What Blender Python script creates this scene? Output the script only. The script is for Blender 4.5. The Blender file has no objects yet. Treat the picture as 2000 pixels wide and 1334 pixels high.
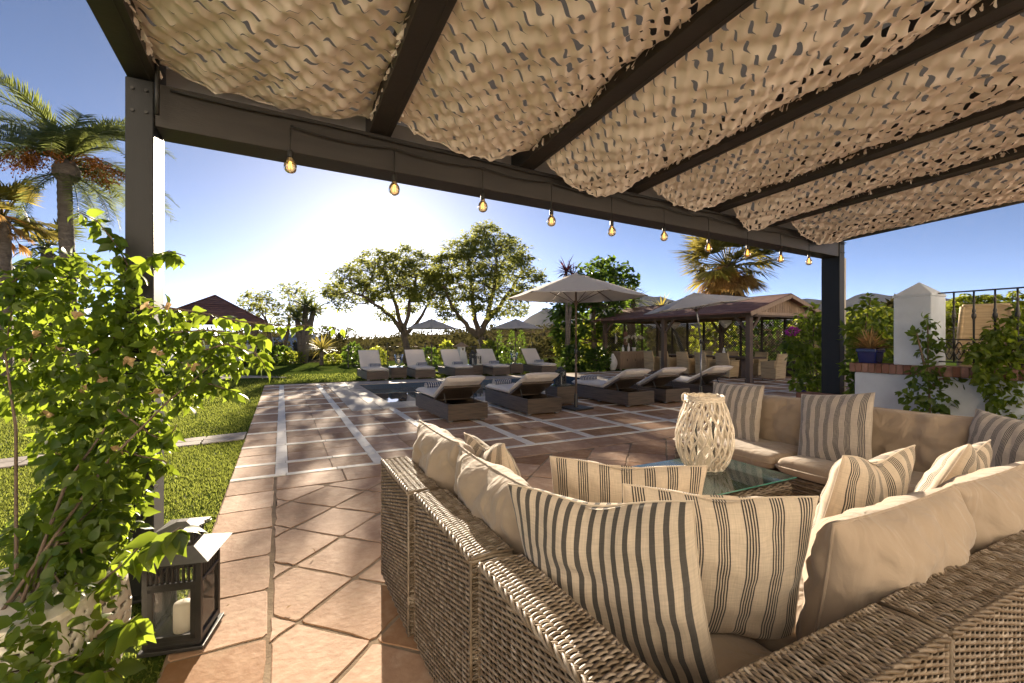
import bpy, math, random
import numpy as np
from mathutils import Vector, Matrix, noise
R = math.radians
random.seed(7); rng = np.random.default_rng(7)
scene = bpy.context.scene
COL = scene.collection

# ------------------------------------------------------------------ camera, sky, sun, exposure
H, F, HY, AZ = 1.42, 889.0, 662.0, R(26.85)
ca, sa = math.cos(AZ), math.sin(AZ)
cam = bpy.data.objects.new('camera', bpy.data.cameras.new('camera')); COL.objects.link(cam)
cam.location = (0, 0, H); cam.rotation_euler = (R(90), 0, -AZ)
cam.data.lens = 16.0; cam.data.sensor_width = 36.0; cam.data.shift_y = -0.0025
cam.data.clip_start = 0.03; cam.data.clip_end = 20000
scene.camera = cam
SUN_EL, SUN_AZ = R(15.2), R(10.6)            # azimuth clockwise from +Y
world = bpy.data.worlds.new('World'); scene.world = world; world.use_nodes = True
wn = world.node_tree; wn.nodes.clear()
sky = wn.nodes.new('ShaderNodeTexSky'); sky.sky_type = 'NISHITA'; sky.sun_disc = False
sky.sun_elevation = SUN_EL; sky.sun_rotation = SUN_AZ
sky.air_density = 0.235; sky.dust_density = 0.095; sky.ozone_density = 0.9; sky.altitude = 60
bg = wn.nodes.new('ShaderNodeBackground'); bg.inputs[1].default_value = 0.050
wo = wn.nodes.new('ShaderNodeOutputWorld')
wn.links.new(sky.outputs[0], bg.inputs[0]); wn.links.new(bg.outputs[0], wo.inputs[0])
sl = bpy.data.lights.new('sun', 'SUN'); sl.energy = 3.6; sl.angle = R(0.55); sl.color = (1.0, 0.84, 0.64)
so = bpy.data.objects.new('sun', sl); COL.objects.link(so)
sdir = Vector((math.sin(SUN_AZ)*math.cos(SUN_EL), math.cos(SUN_AZ)*math.cos(SUN_EL), math.sin(SUN_EL)))
so.rotation_euler = sdir.to_track_quat('Z', 'Y').to_euler(); so.location = (0, 0, 30)
scene.view_settings.view_transform = 'Standard'; scene.view_settings.look = 'None'
scene.view_settings.exposure = 2.33; scene.view_settings.gamma = 1.0
cy = scene.cycles
cy.use_denoising = True; cy.max_bounces = 10; cy.diffuse_bounces = 5; cy.transparent_max_bounces = 24
cy.transmission_bounces = 8; cy.caustics_reflective = False; cy.caustics_refractive = False
cy.sample_clamp_indirect = 6.0

# ------------------------------------------------------------------ pixel of the photograph -> world point
def cp(r, d, z): return Vector((r*ca + d*sa, -r*sa + d*ca, z))
def gp(px, py, z=0.0):
    d = (H - z)*F/(py - HY); return cp((px-1000)/F*d, d, z)
def pp(px, py, d): return cp((px-1000)/F*d, d, H + (HY-py)/F*d)

# ------------------------------------------------------------------ object helpers
def props(o, label=None, cat=None, group=None, kind=None):
    if label: o['label'] = label
    if cat: o['category'] = cat
    if group: o['group'] = group
    if kind: o['kind'] = kind
    return o
def thing(name, label, cat, loc=(0, 0, 0), rz=0.0, group=None):
    o = bpy.data.objects.new(name, None); COL.objects.link(o)
    o.empty_display_size = 0.1
    o.location = loc; o.rotation_euler = (0, 0, rz)
    return props(o, label, cat, group)
def copy_tree(o, parent=None):
    c = o.copy(); COL.objects.link(c)
    if parent is not None: c.parent = parent
    for ch in [x for x in KIDS.get(o.name, [])]:
        d = copy_tree(ch, c); KIDS.setdefault(c.name, []).append(d)
    return c
KIDS = {}

class MB:
    def __init__(s): s.v = []; s.f = []; s.m = []; s.sm = []; s.uv = []; s.n = 0; s.has_uv = False
    def add(s, V, Fs, mi=0, smooth=False, uv=None):
        V = np.asarray(V, float).reshape(-1, 3)
        s.v.append(V)
        if isinstance(Fs, np.ndarray): Fs = (Fs + s.n).tolist()
        else: Fs = [[i + s.n for i in f] for f in Fs]
        s.f += Fs; s.m += [mi]*len(Fs); s.sm += [smooth]*len(Fs)
        if uv is None: s.uv.append(np.zeros((len(V), 2)))
        else: s.uv.append(np.asarray(uv, float)); s.has_uv = True
        s.n += len(V); return s
    def box(s, c, d, rz=0.0, M=None, mi=0, taper=1.0):
        x, y, z = d[0]/2, d[1]/2, d[2]/2; t = taper
        V = np.array([(-x,-y,-z),(x,-y,-z),(x,y,-z),(-x,y,-z),(-x*t,-y*t,z),(x*t,-y*t,z),(x*t,y*t,z),(-x*t,y*t,z)])
        if M is None: M = Matrix.Rotation(rz, 3, 'Z')
        V = V @ np.array(M.to_3x3()).T + np.array(c)
        return s.add(V, [(3,2,1,0),(4,5,6,7),(0,1,5,4),(1,2,6,5),(2,3,7,6),(3,0,4,7)], mi)
    def bar(s, a, b, w, h, mi=0, up=(0, 0, 1)):
        a = Vector(a); b = Vector(b); x = (b-a); L = x.length; x.normalize()
        y = Vector(up).cross(x)
        if y.length < 1e-4: y = Vector((0, 1, 0)).cross(x)
        y.normalize(); z = x.cross(y)
        M = Matrix((x, y, z)).transposed()
        return s.box((a+b)/2, (L, w, h), M=M, mi=mi)
    def tube(s, P, r, n=8, mi=0, cap=True, smooth=True):
        P = [Vector(p) for p in P]; k = len(P)
        rr = list(r) if hasattr(r, '__len__') else [r]*k
        V = []; up = None
        for i, p in enumerate(P):
            t = (P[min(i+1, k-1)] - P[max(i-1, 0)])
            if t.length < 1e-9: t = Vector((0, 0, 1))
            t.normalize()
            if up is None:
                up = Vector((0, 0, 1)) if abs(t.z) < .9 else Vector((1, 0, 0))
            x = up - t*up.dot(t)
            if x.length < 1e-5: x = t.orthogonal()
            x.normalize(); y = t.cross(x); up = x
            for j in range(n):
                a = 2*math.pi*j/n
                V.append(p + (x*math.cos(a) + y*math.sin(a))*rr[i])
        Fs = [(i*n+j, i*n+(j+1) % n, (i+1)*n+(j+1) % n, (i+1)*n+j) for i in range(k-1) for j in range(n)]
        if cap: Fs += [tuple(range(n))[::-1], tuple((k-1)*n+j for j in range(n))]
        return s.add([tuple(v) for v in V], Fs, mi, smooth)
    def lathe(s, prof, c=(0, 0, 0), n=24, mi=0, smooth=True, cap=True):
        V = [(c[0]+r*math.cos(2*math.pi*j/n), c[1]+r*math.sin(2*math.pi*j/n), c[2]+z) for r, z in prof for j in range(n)]
        k = len(prof)
        Fs = [(i*n+j, i*n+(j+1) % n, (i+1)*n+(j+1) % n, (i+1)*n+j) for i in range(k-1) for j in range(n)]
        if cap: Fs += [tuple(range(n))[::-1], tuple((k-1)*n+j for j in range(n))]
        return s.add(V, Fs, mi, smooth)
    def poly_prism(s, pts, z0, z1, mi=0):
        n = len(pts)
        V = [(x, y, z0) for x, y in pts] + [(x, y, z1) for x, y in pts]
        Fs = [tuple(range(n))[::-1], tuple(range(n, 2*n))] + [(i, (i+1) % n, n+(i+1) % n, n+i) for i in range(n)]
        return s.add(V, Fs, mi)
    def grid(s, fn, nu, nv, mi=0, smooth=True, uvfn=None):
        V = []; U = []
        for j in range(nv+1):
            for i in range(nu+1):
                u, v = i/nu, j/nv
                V.append(fn(u, v)); U.append(uvfn(u, v) if uvfn else (u, v))
        w = nu+1
        Fs = [(j*w+i, j*w+i+1, (j+1)*w+i+1, (j+1)*w+i) for j in range(nv) for i in range(nu)]
        return s.add([tuple(p) for p in V], Fs, mi, smooth, U)
    def build(s, name, mats, parent=None, bevel=0.0, seg=2):
        me = bpy.data.meshes.new(name)
        V = np.concatenate(s.v) if s.v else np.zeros((0, 3))
        me.from_pydata(V.tolist(), [], s.f)
        if not isinstance(mats, (list, tuple)): mats = [mats]
        for m in mats: me.materials.append(m)
        me.polygons.foreach_set('use_smooth', s.sm); me.polygons.foreach_set('material_index', s.m)
        if s.has_uv:
            U = np.concatenate(s.uv); li = np.empty(len(me.loops), dtype=np.int32)
            me.loops.foreach_get('vertex_index', li)
            me.uv_layers.new(name='UVMap').data.foreach_set('uv', U[li].ravel())
        me.update()
        o = bpy.data.objects.new(name, me); COL.objects.link(o)
        if parent is not None:
            o.parent = parent; KIDS.setdefault(parent.name, []).append(o)
        if bevel:
            b = o.modifiers.new('bevel', 'BEVEL'); b.width = bevel; b.segments = seg; b.limit_method = 'ANGLE'
        return o
def scatter(mb, tv, tf, P, X, S, roll=None, mi=0, smooth=False, Zup=None):
    """copies of a small template (x along X) at points P; numpy, all in one mesh"""
    P = np.asarray(P, float); X = np.asarray(X, float); N = len(P)
    if N == 0: return
    X = X/np.maximum(np.linalg.norm(X, axis=1, keepdims=True), 1e-9)
    U = rng.normal(size=(N, 3)) if Zup is None else np.asarray(Zup, float) + 0*P
    Y = np.cross(U, X); Y /= np.maximum(np.linalg.norm(Y, axis=1, keepdims=True), 1e-9)
    Z = np.cross(X, Y)
    S = np.broadcast_to(np.asarray(S, float), (N,))
    T = np.asarray(tv, float)
    V = P[:, None, :] + S[:, None, None]*(T[None, :, 0:1]*X[:, None, :] + T[None, :, 1:2]*Y[:, None, :] + T[None, :, 2:3]*Z[:, None, :])
    k = len(T)
    for f in sorted(set(len(q) for q in tf)):
        pass
    Fs = []
    off = np.arange(N)*k
    for q in tf: Fs.append(off[:, None] + np.array(q)[None, :])
    base = mb.n
    mb.v.append(V.reshape(-1, 3)); mb.uv.append(np.zeros((N*k, 2))); mb.n += N*k
    for A in Fs:
        mb.f += (A + base).tolist(); mb.m += [mi]*N; mb.sm += [smooth]*N
def sphere_pts(n, c, r, shell=0.0):
    d = rng.normal(size=(n, 3)); d /= np.linalg.norm(d, axis=1, keepdims=True)
    q = (shell + (1-shell)*rng.random((n, 1)))**(1/2.2)
    return np.asarray(c) + d*q*np.asarray(r), d

# ------------------------------------------------------------------ materials (all procedural)
def newmat(name):
    m = bpy.data.materials.new(name); m.use_nodes = True
    nt = m.node_tree; return m, nt, nt.nodes['Principled BSDF'], nt.nodes['Material Output']
def nd(nt, t, **k):
    n = nt.nodes.new(t)
    for a, b in k.items(): setattr(n, a, b)
    return n
def ramp(nt, stops, interp='LINEAR'):
    r = nd(nt, 'ShaderNodeValToRGB'); e = r.color_ramp; e.interpolation = interp
    while len(e.elements) < len(stops): e.elements.new(0.5)
    for el, (p, c) in zip(e.elements, stops):
        el.position = p; el.color = (c[0], c[1], c[2], 1)
    return r
def coords(nt, scale=(1, 1, 1), src='Object', rot=(0, 0, 0)):
    tc = nd(nt, 'ShaderNodeTexCoord'); mp = nd(nt, 'ShaderNodeMapping')
    mp.inputs['Scale'].default_value = scale; mp.inputs['Rotation'].default_value = rot
    nt.links.new(tc.outputs[src], mp.inputs[0]); return mp.outputs[0]
def surf(name, c1, c2=None, scale=6.0, rough=0.6, bump=0.0, bscale=None, stretch=(1, 1, 1), island=0.0, spec=0.5, metal=0.0, detail=6.0, bdist=0.01, rvar=0.0, mix3=None):
    """noise-mottled principled surface; island = share of per-piece tint"""
    m, nt, b, out = newmat(name); L = nt.links
    c2 = c2 or tuple(x*0.75 for x in c1)
    co = coords(nt, stretch)
    n = nd(nt, 'ShaderNodeTexNoise'); n.inputs['Scale'].default_value = scale; n.inputs['Detail'].default_value = detail
    n.inputs['Roughness'].default_value = 0.62
    L.new(co, n.inputs['Vector'])
    r = ramp(nt, [(0.32, c1), (0.68, c2)]) if mix3 is None else ramp(nt, [(0.25, c1), (0.5, c2), (0.75, mix3)])
    L.new(n.outputs['Fac'], r.inputs[0]); col = r.outputs[0]
    if island:
        g = nd(nt, 'ShaderNodeNewGeometry'); hs = nd(nt, 'ShaderNodeHueSaturation')
        mr = nd(nt, 'ShaderNodeMapRange'); mr.inputs['To Min'].default_value = 1-island; mr.inputs['To Max'].default_value = 1+island
        L.new(g.outputs['Random Per Island'], mr.inputs['Value']); L.new(mr.outputs[0], hs.inputs['Value'])
        mr2 = nd(nt, 'ShaderNodeMapRange'); mr2.inputs['To Min'].default_value = 1+island*.6; mr2.inputs['To Max'].default_value = 1-island*.6
        L.new(g.outputs['Random Per Island'], mr2.inputs['Value']); L.new(mr2.outputs[0], hs.inputs['Saturation'])
        L.new(col, hs.inputs['Color']); col = hs.outputs[0]
    L.new(col, b.inputs['Base Color'])
    b.inputs['Roughness'].default_value = rough; b.inputs['Metallic'].default_value = metal
    b.inputs['Specular IOR Level'].default_value = spec
    if rvar:
        mr = nd(nt, 'ShaderNodeMapRange'); mr.inputs['To Min'].default_value = rough-rvar; mr.inputs['To Max'].default_value = rough+rvar
        L.new(n.outputs['Fac'], mr.inputs['Value']); L.new(mr.outputs[0], b.inputs['Roughness'])
    if bump:
        n2 = nd(nt, 'ShaderNodeTexNoise'); n2.inputs['Scale'].default_value = bscale or scale*4; n2.inputs['Detail'].default_value = 5
        L.new(co, n2.inputs['Vector'])
        bp = nd(nt, 'ShaderNodeBump'); bp.inputs['Strength'].default_value = bump; bp.inputs['Distance'].default_value = bdist
        L.new(n2.outputs['Fac'], bp.inputs['Height']); L.new(bp.outputs[0], b.inputs['Normal'])
    return m
def leaf(name, c1, c2, tcol, tr=0.45, rough=0.45, spec=0.4):
    m, nt, b, out = newmat(name); L = nt.links
    g = nd(nt, 'ShaderNodeNewGeometry'); r = ramp(nt, [(0.0, c1), (1.0, c2)])
    L.new(g.outputs['Random Per Island'], r.inputs[0]); L.new(r.outputs[0], b.inputs['Base Color'])
    b.inputs['Roughness'].default_value = rough; b.inputs['Specular IOR Level'].default_value = spec
    t = nd(nt, 'ShaderNodeBsdfTranslucent')
    hs = nd(nt, 'ShaderNodeHueSaturation'); hs.inputs['Color'].default_value = (*tcol, 1)
    mr = nd(nt, 'ShaderNodeMapRange'); mr.inputs['To Min'].default_value = .65; mr.inputs['To Max'].default_value = 1.3
    L.new(g.outputs['Random Per Island'], mr.inputs['Value']); L.new(mr.outputs[0], hs.inputs['Value'])
    L.new(hs.outputs[0], t.inputs[0])
    mx = nd(nt, 'ShaderNodeMixShader'); mx.inputs[0].default_value = tr
    L.new(b.outputs[0], mx.inputs[1]); L.new(t.outputs[0], mx.inputs[2]); L.new(mx.outputs[0], out.inputs[0])
    return m
def cloth(name, c1, c2, tr=0.25, scale=180., bump=0.25, rough=0.85, big=3.0):
    m = surf(name, c1, c2, big, rough, 0, spec=0.2)
    nt = m.node_tree; L = nt.links; b = nt.nodes['Principled BSDF']; out = nt.nodes['Material Output']
    co = coords(nt)
    n = nd(nt, 'ShaderNodeTexNoise'); n.inputs['Scale'].default_value = scale; L.new(co, n.inputs['Vector'])
    bp = nd(nt, 'ShaderNodeBump'); bp.inputs['Strength'].default_value = bump; bp.inputs['Distance'].default_value = .002
    n3 = nd(nt, 'ShaderNodeTexNoise'); n3.inputs['Scale'].default_value = 7; n3.inputs['Detail'].default_value = 2.5; n3.inputs['Distortion'].default_value = 1.6; L.new(coords(nt, (1, 1, .45)), n3.inputs['Vector'])
    b0 = nd(nt, 'ShaderNodeBump'); b0.inputs['Strength'].default_value = .55; b0.inputs['Distance'].default_value = .03
    L.new(n3.outputs['Fac'], b0.inputs['Height']); L.new(b0.outputs[0], bp.inputs['Normal'])
    L.new(n.outputs['Fac'], bp.inputs['Height']); L.new(bp.outputs[0], b.inputs['Normal'])
    b.inputs['Sheen Weight'].default_value = 0.25
    if tr:
        t = nd(nt, 'ShaderNodeBsdfTranslucent'); t.inputs[0].default_value = (*c1, 1)
        mx = nd(nt, 'ShaderNodeMixShader'); mx.inputs[0].default_value = tr
        L.new(b.outputs[0], mx.inputs[1]); L.new(t.outputs[0], mx.inputs[2]); L.new(mx.outputs[0], out.inputs[0])
    return m
def striped(name, ground, dark, N, stops, mid=None):
    """woven stripes running along v; repeats N times over u"""
    m, nt, b, out = newmat(name); L = nt.links
    tc = nd(nt, 'ShaderNodeTexCoord'); sp = nd(nt, 'ShaderNodeSeparateXYZ')
    no = nd(nt, 'ShaderNodeTexNoise'); no.inputs['Scale'].default_value = 4; L.new(tc.outputs['UV'], no.inputs['Vector'])
    L.new(tc.outputs['UV'], sp.inputs[0])
    a = nd(nt, 'ShaderNodeMath', operation='MULTIPLY'); a.inputs[1].default_value = N
    L.new(sp.outputs[0], a.inputs[0])
    ad = nd(nt, 'ShaderNodeMath', operation='MULTIPLY_ADD'); ad.inputs[1].default_value = .10; L.new(no.outputs['Fac'], ad.inputs[0]); L.new(a.outputs[0], ad.inputs[2])
    fr = nd(nt, 'ShaderNodeMath', operation='FRACT'); L.new(ad.outputs[0], fr.inputs[0])
    st = [(p, ground if k == 0 else (dark if k == 1 else mid)) for p, k in stops]
    r = ramp(nt, st, 'CONSTANT'); L.new(fr.outputs[0], r.inputs[0])
    # slubby weave
    mp = nd(nt, 'ShaderNodeMapping'); mp.inputs['Scale'].default_value = (140, 12, 1); L.new(tc.outputs['UV'], mp.inputs[0])
    n1 = nd(nt, 'ShaderNodeTexNoise'); n1.inputs['Scale'].default_value = 1.0; n1.inputs['Detail'].default_value = 3; L.new(mp.outputs[0], n1.inputs['Vector'])
    mp2 = nd(nt, 'ShaderNodeMapping'); mp2.inputs['Scale'].default_value = (12, 140, 1); L.new(tc.outputs['UV'], mp2.inputs[0])
    n2 = nd(nt, 'ShaderNodeTexNoise'); n2.inputs['Scale'].default_value = 1.0; L.new(mp2.outputs[0], n2.inputs['Vector'])
    sm = nd(nt, 'ShaderNodeMath', operation='ADD'); L.new(n1.outputs['Fac'], sm.inputs[0]); L.new(n2.outputs['Fac'], sm.inputs[1])
    mr = nd(nt, 'ShaderNodeMapRange'); mr.inputs['From Max'].default_value = 2; mr.inputs['To Min'].default_value = .55; mr.inputs['To Max'].default_value = 1.4
    L.new(sm.outputs[0], mr.inputs['Value'])
    hs = nd(nt, 'ShaderNodeHueSaturation'); L.new(mr.outputs[0], hs.inputs['Value']); L.new(r.outputs[0], hs.inputs['Color'])
    L.new(hs.outputs[0], b.inputs['Base Color']); b.inputs['Roughness'].default_value = .9; b.inputs['Specular IOR Level'].default_value = .15
    b.inputs['Sheen Weight'].default_value = .3
    bp = nd(nt, 'ShaderNodeBump'); bp.inputs['Strength'].default_value = .35; bp.inputs['Distance'].default_value = .003
    L.new(sm.outputs[0], bp.inputs['Height']); L.new(bp.outputs[0], b.inputs['Normal'])
    t = nd(nt, 'ShaderNodeBsdfTranslucent'); L.new(hs.outputs[0], t.inputs[0])
    mx = nd(nt, 'ShaderNodeMixShader'); mx.inputs[0].default_value = .22
    L.new(b.outputs[0], mx.inputs[1]); L.new(t.outputs[0], mx.inputs[2]); L.new(mx.outputs[0], out.inputs[0])
    return m
def glassy(name, col=(1, 1, 1), rough=0.0, mixt=0.75, tint=(1, 1, 1)):
    """thin pane: see-through with a reflecting face"""
    m, nt, b, out = newmat(name); L = nt.links
    b.inputs['Base Color'].default_value = (*col, 1); b.inputs['Roughness'].default_value = rough
    b.inputs['Specular IOR Level'].default_value = .6
    t = nd(nt, 'ShaderNodeBsdfTransparent'); t.inputs[0].default_value = (*tint, 1)
    gl = nd(nt, 'ShaderNodeBsdfGlossy'); gl.inputs['Roughness'].default_value = rough
    fr = nd(nt, 'ShaderNodeFresnel'); fr.inputs[0].default_value = 1.45
    mx = nd(nt, 'ShaderNodeMixShader'); L.new(fr.outputs[0], mx.inputs[0]); L.new(t.outputs[0], mx.inputs[1]); L.new(gl.outputs[0], mx.inputs[2])
    m2 = nd(nt, 'ShaderNodeMixShader'); m2.inputs[0].default_value = mixt
    L.new(b.outputs[0], m2.inputs[1]); L.new(mx.outputs[0], m2.inputs[2]); L.new(m2.outputs[0], out.inputs[0])
    return m
def weave_mat(name, c1, c2, sx=60, sz=45, rough=.5):
    """fine flat rattan seen from far: horizontal bands broken by uprights"""
    m, nt, b, out = newmat(name); L = nt.links
    tc = nd(nt, 'ShaderNodeTexCoord')
    w = nd(nt, 'ShaderNodeTexWave', wave_type='BANDS', bands_direction='Z'); w.inputs['Scale'].default_value = sz/6.28*2; w.inputs['Distortion'].default_value = .25
    L.new(tc.outputs['Object'], w.inputs['Vector'])
    mp = nd(nt, 'ShaderNodeMapping'); mp.inputs['Scale'].default_value = (2.5, 2.5, 55); L.new(tc.outputs['Object'], mp.inputs[0])
    n = nd(nt, 'ShaderNodeTexNoise'); n.inputs['Scale'].default_value = 1.; n.inputs['Detail'].default_value = 3; L.new(mp.outputs[0], n.inputs['Vector'])
    ad = nd(nt, 'ShaderNodeMath', operation='MULTIPLY_ADD'); ad.inputs[1].default_value = .35
    L.new(w.outputs['Fac'], ad.inputs[0]); L.new(n.outputs['Fac'], ad.inputs[2])
    r = ramp(nt, [(.3, tuple(x*.5 for x in c2)), (.55, c2), (.85, c1)]); L.new(ad.outputs[0], r.inputs[0]); L.new(r.outputs[0], b.inputs['Base Color'])
    b.inputs['Roughness'].default_value = rough
    bp = nd(nt, 'ShaderNodeBump'); bp.inputs['Strength'].default_value = .6; bp.inputs['Distance'].default_value = .006
    L.new(w.outputs['Fac'], bp.inputs['Height']); L.new(bp.outputs[0], b.inputs['Normal'])
    return m

M = {}
M['terracotta'] = surf('terracotta', (.47, .305, .19), (.35, .205, .12), 5.0, .75, .5, 30, island=.25, detail=11, spec=.16, rvar=.12, bdist=.006, mix3=(.51, .365, .25))
M['grout'] = surf('grout', (.33, .26, .19), (.22, .17, .125), 9, .9, .3, 60, spec=0)
M['white_band'] = surf('white_band', (.76, .72, .66), (.64, .60, .54), 5, .65, .15, 30, island=.05, spec=.2)
M['coping'] = surf('coping', (.50, .44, .37), (.40, .34, .28), 3, .7, .2, 30, island=.08, spec=.2)
M['lawn'] = surf('lawn', (.085, .12, .022), (.055, .085, .016), 1.2, .95, .6, 60, bdist=.03, mix3=(.13, .14, .03), spec=0)
M['grass'] = leaf('grass', (.075, .105, .02), (.15, .165, .038), (.27, .31, .055), .55, .6, .1)
M['stone_path'] = surf('stone_path', (.33, .29, .25), (.22, .19, .16), 3.5, .8, .5, 18, island=.12)
M['dark_paint'] = surf('dark_paint', (.015, .016, .018), (.011, .012, .013), 1.5, .5, .12, 40, stretch=(8, 8, 1.0), spec=.35)
M['dark_beam'] = surf('dark_beam', (.036, .031, .028), (.024, .021, .019), 2.0, .5, .15, 30, stretch=(1, 1, 6))
M['strip_beige'] = surf('strip_beige', (.50, .45, .38), (.40, .36, .30), 3, .6, .1, 40)
M['black_metal'] = surf('black_metal', (.020, .019, .018), (.030, .028, .026), 8, .45, .1, 60, spec=.5)
M['cable'] = surf('cable', (.015, .014, .013), None, 8, .5)
M['steel'] = surf('steel', (.30, .30, .30), (.22, .22, .22), 9, .35, .05, 80, metal=.8)
M['rattan'] = surf('rattan', (.26, .205, .145), (.155, .118, .082), 14, .55, .25, 120, island=.42, spec=.4, bdist=.002, mix3=(.33, .27, .20))
M['rattan_core'] = surf('rattan_core', (.095, .072, .05), (.06, .045, .03), 60, .9)
M['rattan_dark'] = weave_mat('rattan_dark', (.125, .088, .060), (.055, .039, .027))
M['rattan_light'] = weave_mat('rattan_light', (.56, .43, .25), (.42, .31, .17), sz=60)
M['cushion'] = cloth('cushion', (.36, .285, .21), (.32, .25, .185), .10, 260)
M['white_cushion'] = cloth('white_cushion', (.82, .76, .70), (.76, .70, .64), .30, 160)
M['canvas'] = cloth('canvas', (.58, .54, .50), (.54, .50, .46), .35, 120)
LIN = (.58, .49, .38)
five = [(0, 0), (.30, 1), (.355, 0), (.40, 1), (.455, 0), (.50, 1), (.555, 0), (.60, 1), (.655, 0), (.70, 1), (.755, 0)]
M['stripe5'] = striped('stripe5', LIN, (.050, .048, .046), 7, five)
M['stripe5g'] = striped('stripe5g', (.55, .48, .40), (.085, .085, .09), 7, five)
M['stripe1'] = striped('stripe1', LIN, (.085, .078, .070), 16, [(0, 0), (.55, 1), (.97, 0)])
M['towel'] = striped('towel', (.50, .50, .52), (.03, .05, .12), 9, [(0, 0), (.45, 1)])
M['net'] = None
M['polycarb'] = None
def net_mat():
    m, nt, b, out = newmat('net_cloth'); L = nt.links
    co = coords(nt)
    n = nd(nt, 'ShaderNodeTexNoise'); n.inputs['Scale'].default_value = 9; L.new(co, n.inputs['Vector'])
    r = ramp(nt, [(.3, (.95, .87, .79)), (.7, (.91, .82, .73))]); L.new(n.outputs['Fac'], r.inputs[0])
    d = nd(nt, 'ShaderNodeBsdfDiffuse'); t = nd(nt, 'ShaderNodeBsdfTranslucent'); L.new(r.outputs[0], d.inputs[0]); L.new(r.outputs[0], t.inputs[0])
    mx = nd(nt, 'ShaderNodeMixShader'); mx.inputs[0].default_value = .16; L.new(d.outputs[0], mx.inputs[1]); L.new(t.outputs[0], mx.inputs[2]); L.new(mx.outputs[0], out.inputs[0])
    return m
M['net'] = net_mat()
def polycarb():
    m, nt, b, out = newmat('polycarbonate'); L = nt.links
    t = nd(nt, 'ShaderNodeBsdfTranslucent'); t.inputs[0].default_value = (.20, .19, .19, 1)
    d = nd(nt, 'ShaderNodeBsdfDiffuse'); d.inputs[0].default_value = (.085, .08, .075, 1)
    w = nd(nt, 'ShaderNodeTexWave', bands_direction='X'); w.inputs['Scale'].default_value = 30; L.new(coords(nt), w.inputs['Vector'])
    mr = nd(nt, 'ShaderNodeMapRange'); mr.inputs['To Min'].default_value = .14; mr.inputs['To Max'].default_value = .22; L.new(w.outputs['Fac'], mr.inputs['Value'])
    mx = nd(nt, 'ShaderNodeMixShader'); L.new(mr.outputs[0], mx.inputs[0]); L.new(d.outputs[0], mx.inputs[1]); L.new(t.outputs[0], mx.inputs[2]); L.new(mx.outputs[0], out.inputs[0])
    return m
M['polycarb'] = polycarb()
M['fascia'] = cloth('fascia', (.62, .58, .54), (.56, .52, .48), .45, 40, .05, .5)
M['vine_leaf'] = leaf('vine_leaf', (.030, .070, .010), (.085, .125, .018), (.29, .38, .03), .54, .42, .4)
M['vine_dry'] = leaf('vine_dry', (.38, .25, .12), (.44, .31, .17), (.45, .32, .17), .4, .9, .1)
M['magenta'] = leaf('magenta', (.35, .03, .30), (.48, .06, .42), (.6, .08, .5), .4)
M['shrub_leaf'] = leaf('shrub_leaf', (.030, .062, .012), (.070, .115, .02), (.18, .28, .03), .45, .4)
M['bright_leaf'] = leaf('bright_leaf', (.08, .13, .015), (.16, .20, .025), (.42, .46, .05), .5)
M['tree_leaf'] = leaf('tree_leaf', (.060, .075, .020), (.11, .12, .035), (.38, .40, .09), .62, .55, .25)
M['palm_leaf'] = leaf('palm_leaf', (.05, .075, .025), (.11, .135, .045), (.26, .30, .08), .45, .4)
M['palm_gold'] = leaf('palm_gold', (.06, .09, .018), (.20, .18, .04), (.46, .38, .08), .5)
M['dry_palm'] = leaf('dry_palm', (.32, .19, .08), (.45, .30, .13), (.60, .38, .13), .5, .8)
M['orange_fruit'] = surf('orange_fruit', (.36, .15, .05), None, 20, .95, island=.3, spec=0)
M['hill_leaf'] = leaf('hill_leaf', (.030, .038, .014), (.085, .070, .030), (.10, .09, .03), .3, .8, 0)
M['bark'] = surf('bark', (.16, .115, .08), (.09, .065, .048), 6, .9, .8, 20, stretch=(1, 1, .3), bdist=.03)
M['palm_bark'] = surf('palm_bark', (.20, .165, .135), (.11, .088, .07), 5, .9, .9, 14, stretch=(.6, .6, 3), bdist=.04)
M['white_wall'] = surf('white_wall', (.58, .65, .74), (.43, .49, .56), 1.4, .85, .45, 35, bdist=.006)  # bluish cast of the skylight is put into this white render colour
M['bounce_white'] = surf('bounce_white', (.86, .83, .78), (.80, .77, .72), 1.5, .9, .2, 35, spec=.1)
M['white_paint'] = surf('white_paint', (.72, .68, .60), (.62, .57, .49), 9, .5, .2, 60)
M['brick'] = surf('brick', (.25, .13, .095), (.17, .09, .07), 9, .85, .5, 40, island=.25)
M['soil'] = surf('soil', (.10, .07, .045), None, 10, .95, .6)
M['ground'] = surf('ground', (.12, .105, .06), (.075, .075, .04), .05, .95, .5, .5, bdist=.2, spec=0)
M['hill'] = surf('hill', (.16, .105, .06), (.075, .062, .032), .045, .95, .8, .4, bdist=.6, mix3=(.115, .085, .048), spec=0)
M['mountain'] = surf('mountain', (.10, .11, .09), (.14, .13, .11), .004, .95, .6, .02, bdist=8, spec=0)
M['roof_brown'] = surf('roof_brown', (.21, .095, .068), (.14, .066, .05), 5, .75, .5, 40, island=.15)
M['timber'] = surf('timber', (.13, .088, .06), (.085, .056, .038), 5, .65, .3, 30, stretch=(6, 6, .5))
M['timber_pale'] = surf('timber_pale', (.36, .26, .18), (.26, .18, .12), 6, .7, .3, 30, stretch=(6, 6, .5), island=.15)
M['lattice'] = surf('lattice', (.050, .036, .026), (.035, .025, .02), 6, .7)
M['blue_glaze'] = surf('blue_glaze', (.012, .02, .12), (.008, .012, .08), 5, .18, spec=.7)
M['wax'] = cloth('wax', (.80, .74, .62), (.76, .70, .58), .3, 30, .05, .5)
M['white_ceramic'] = surf('white_ceramic', (.70, .69, .68), (.62, .61, .60), 14, .55, .4, 60)
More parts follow.
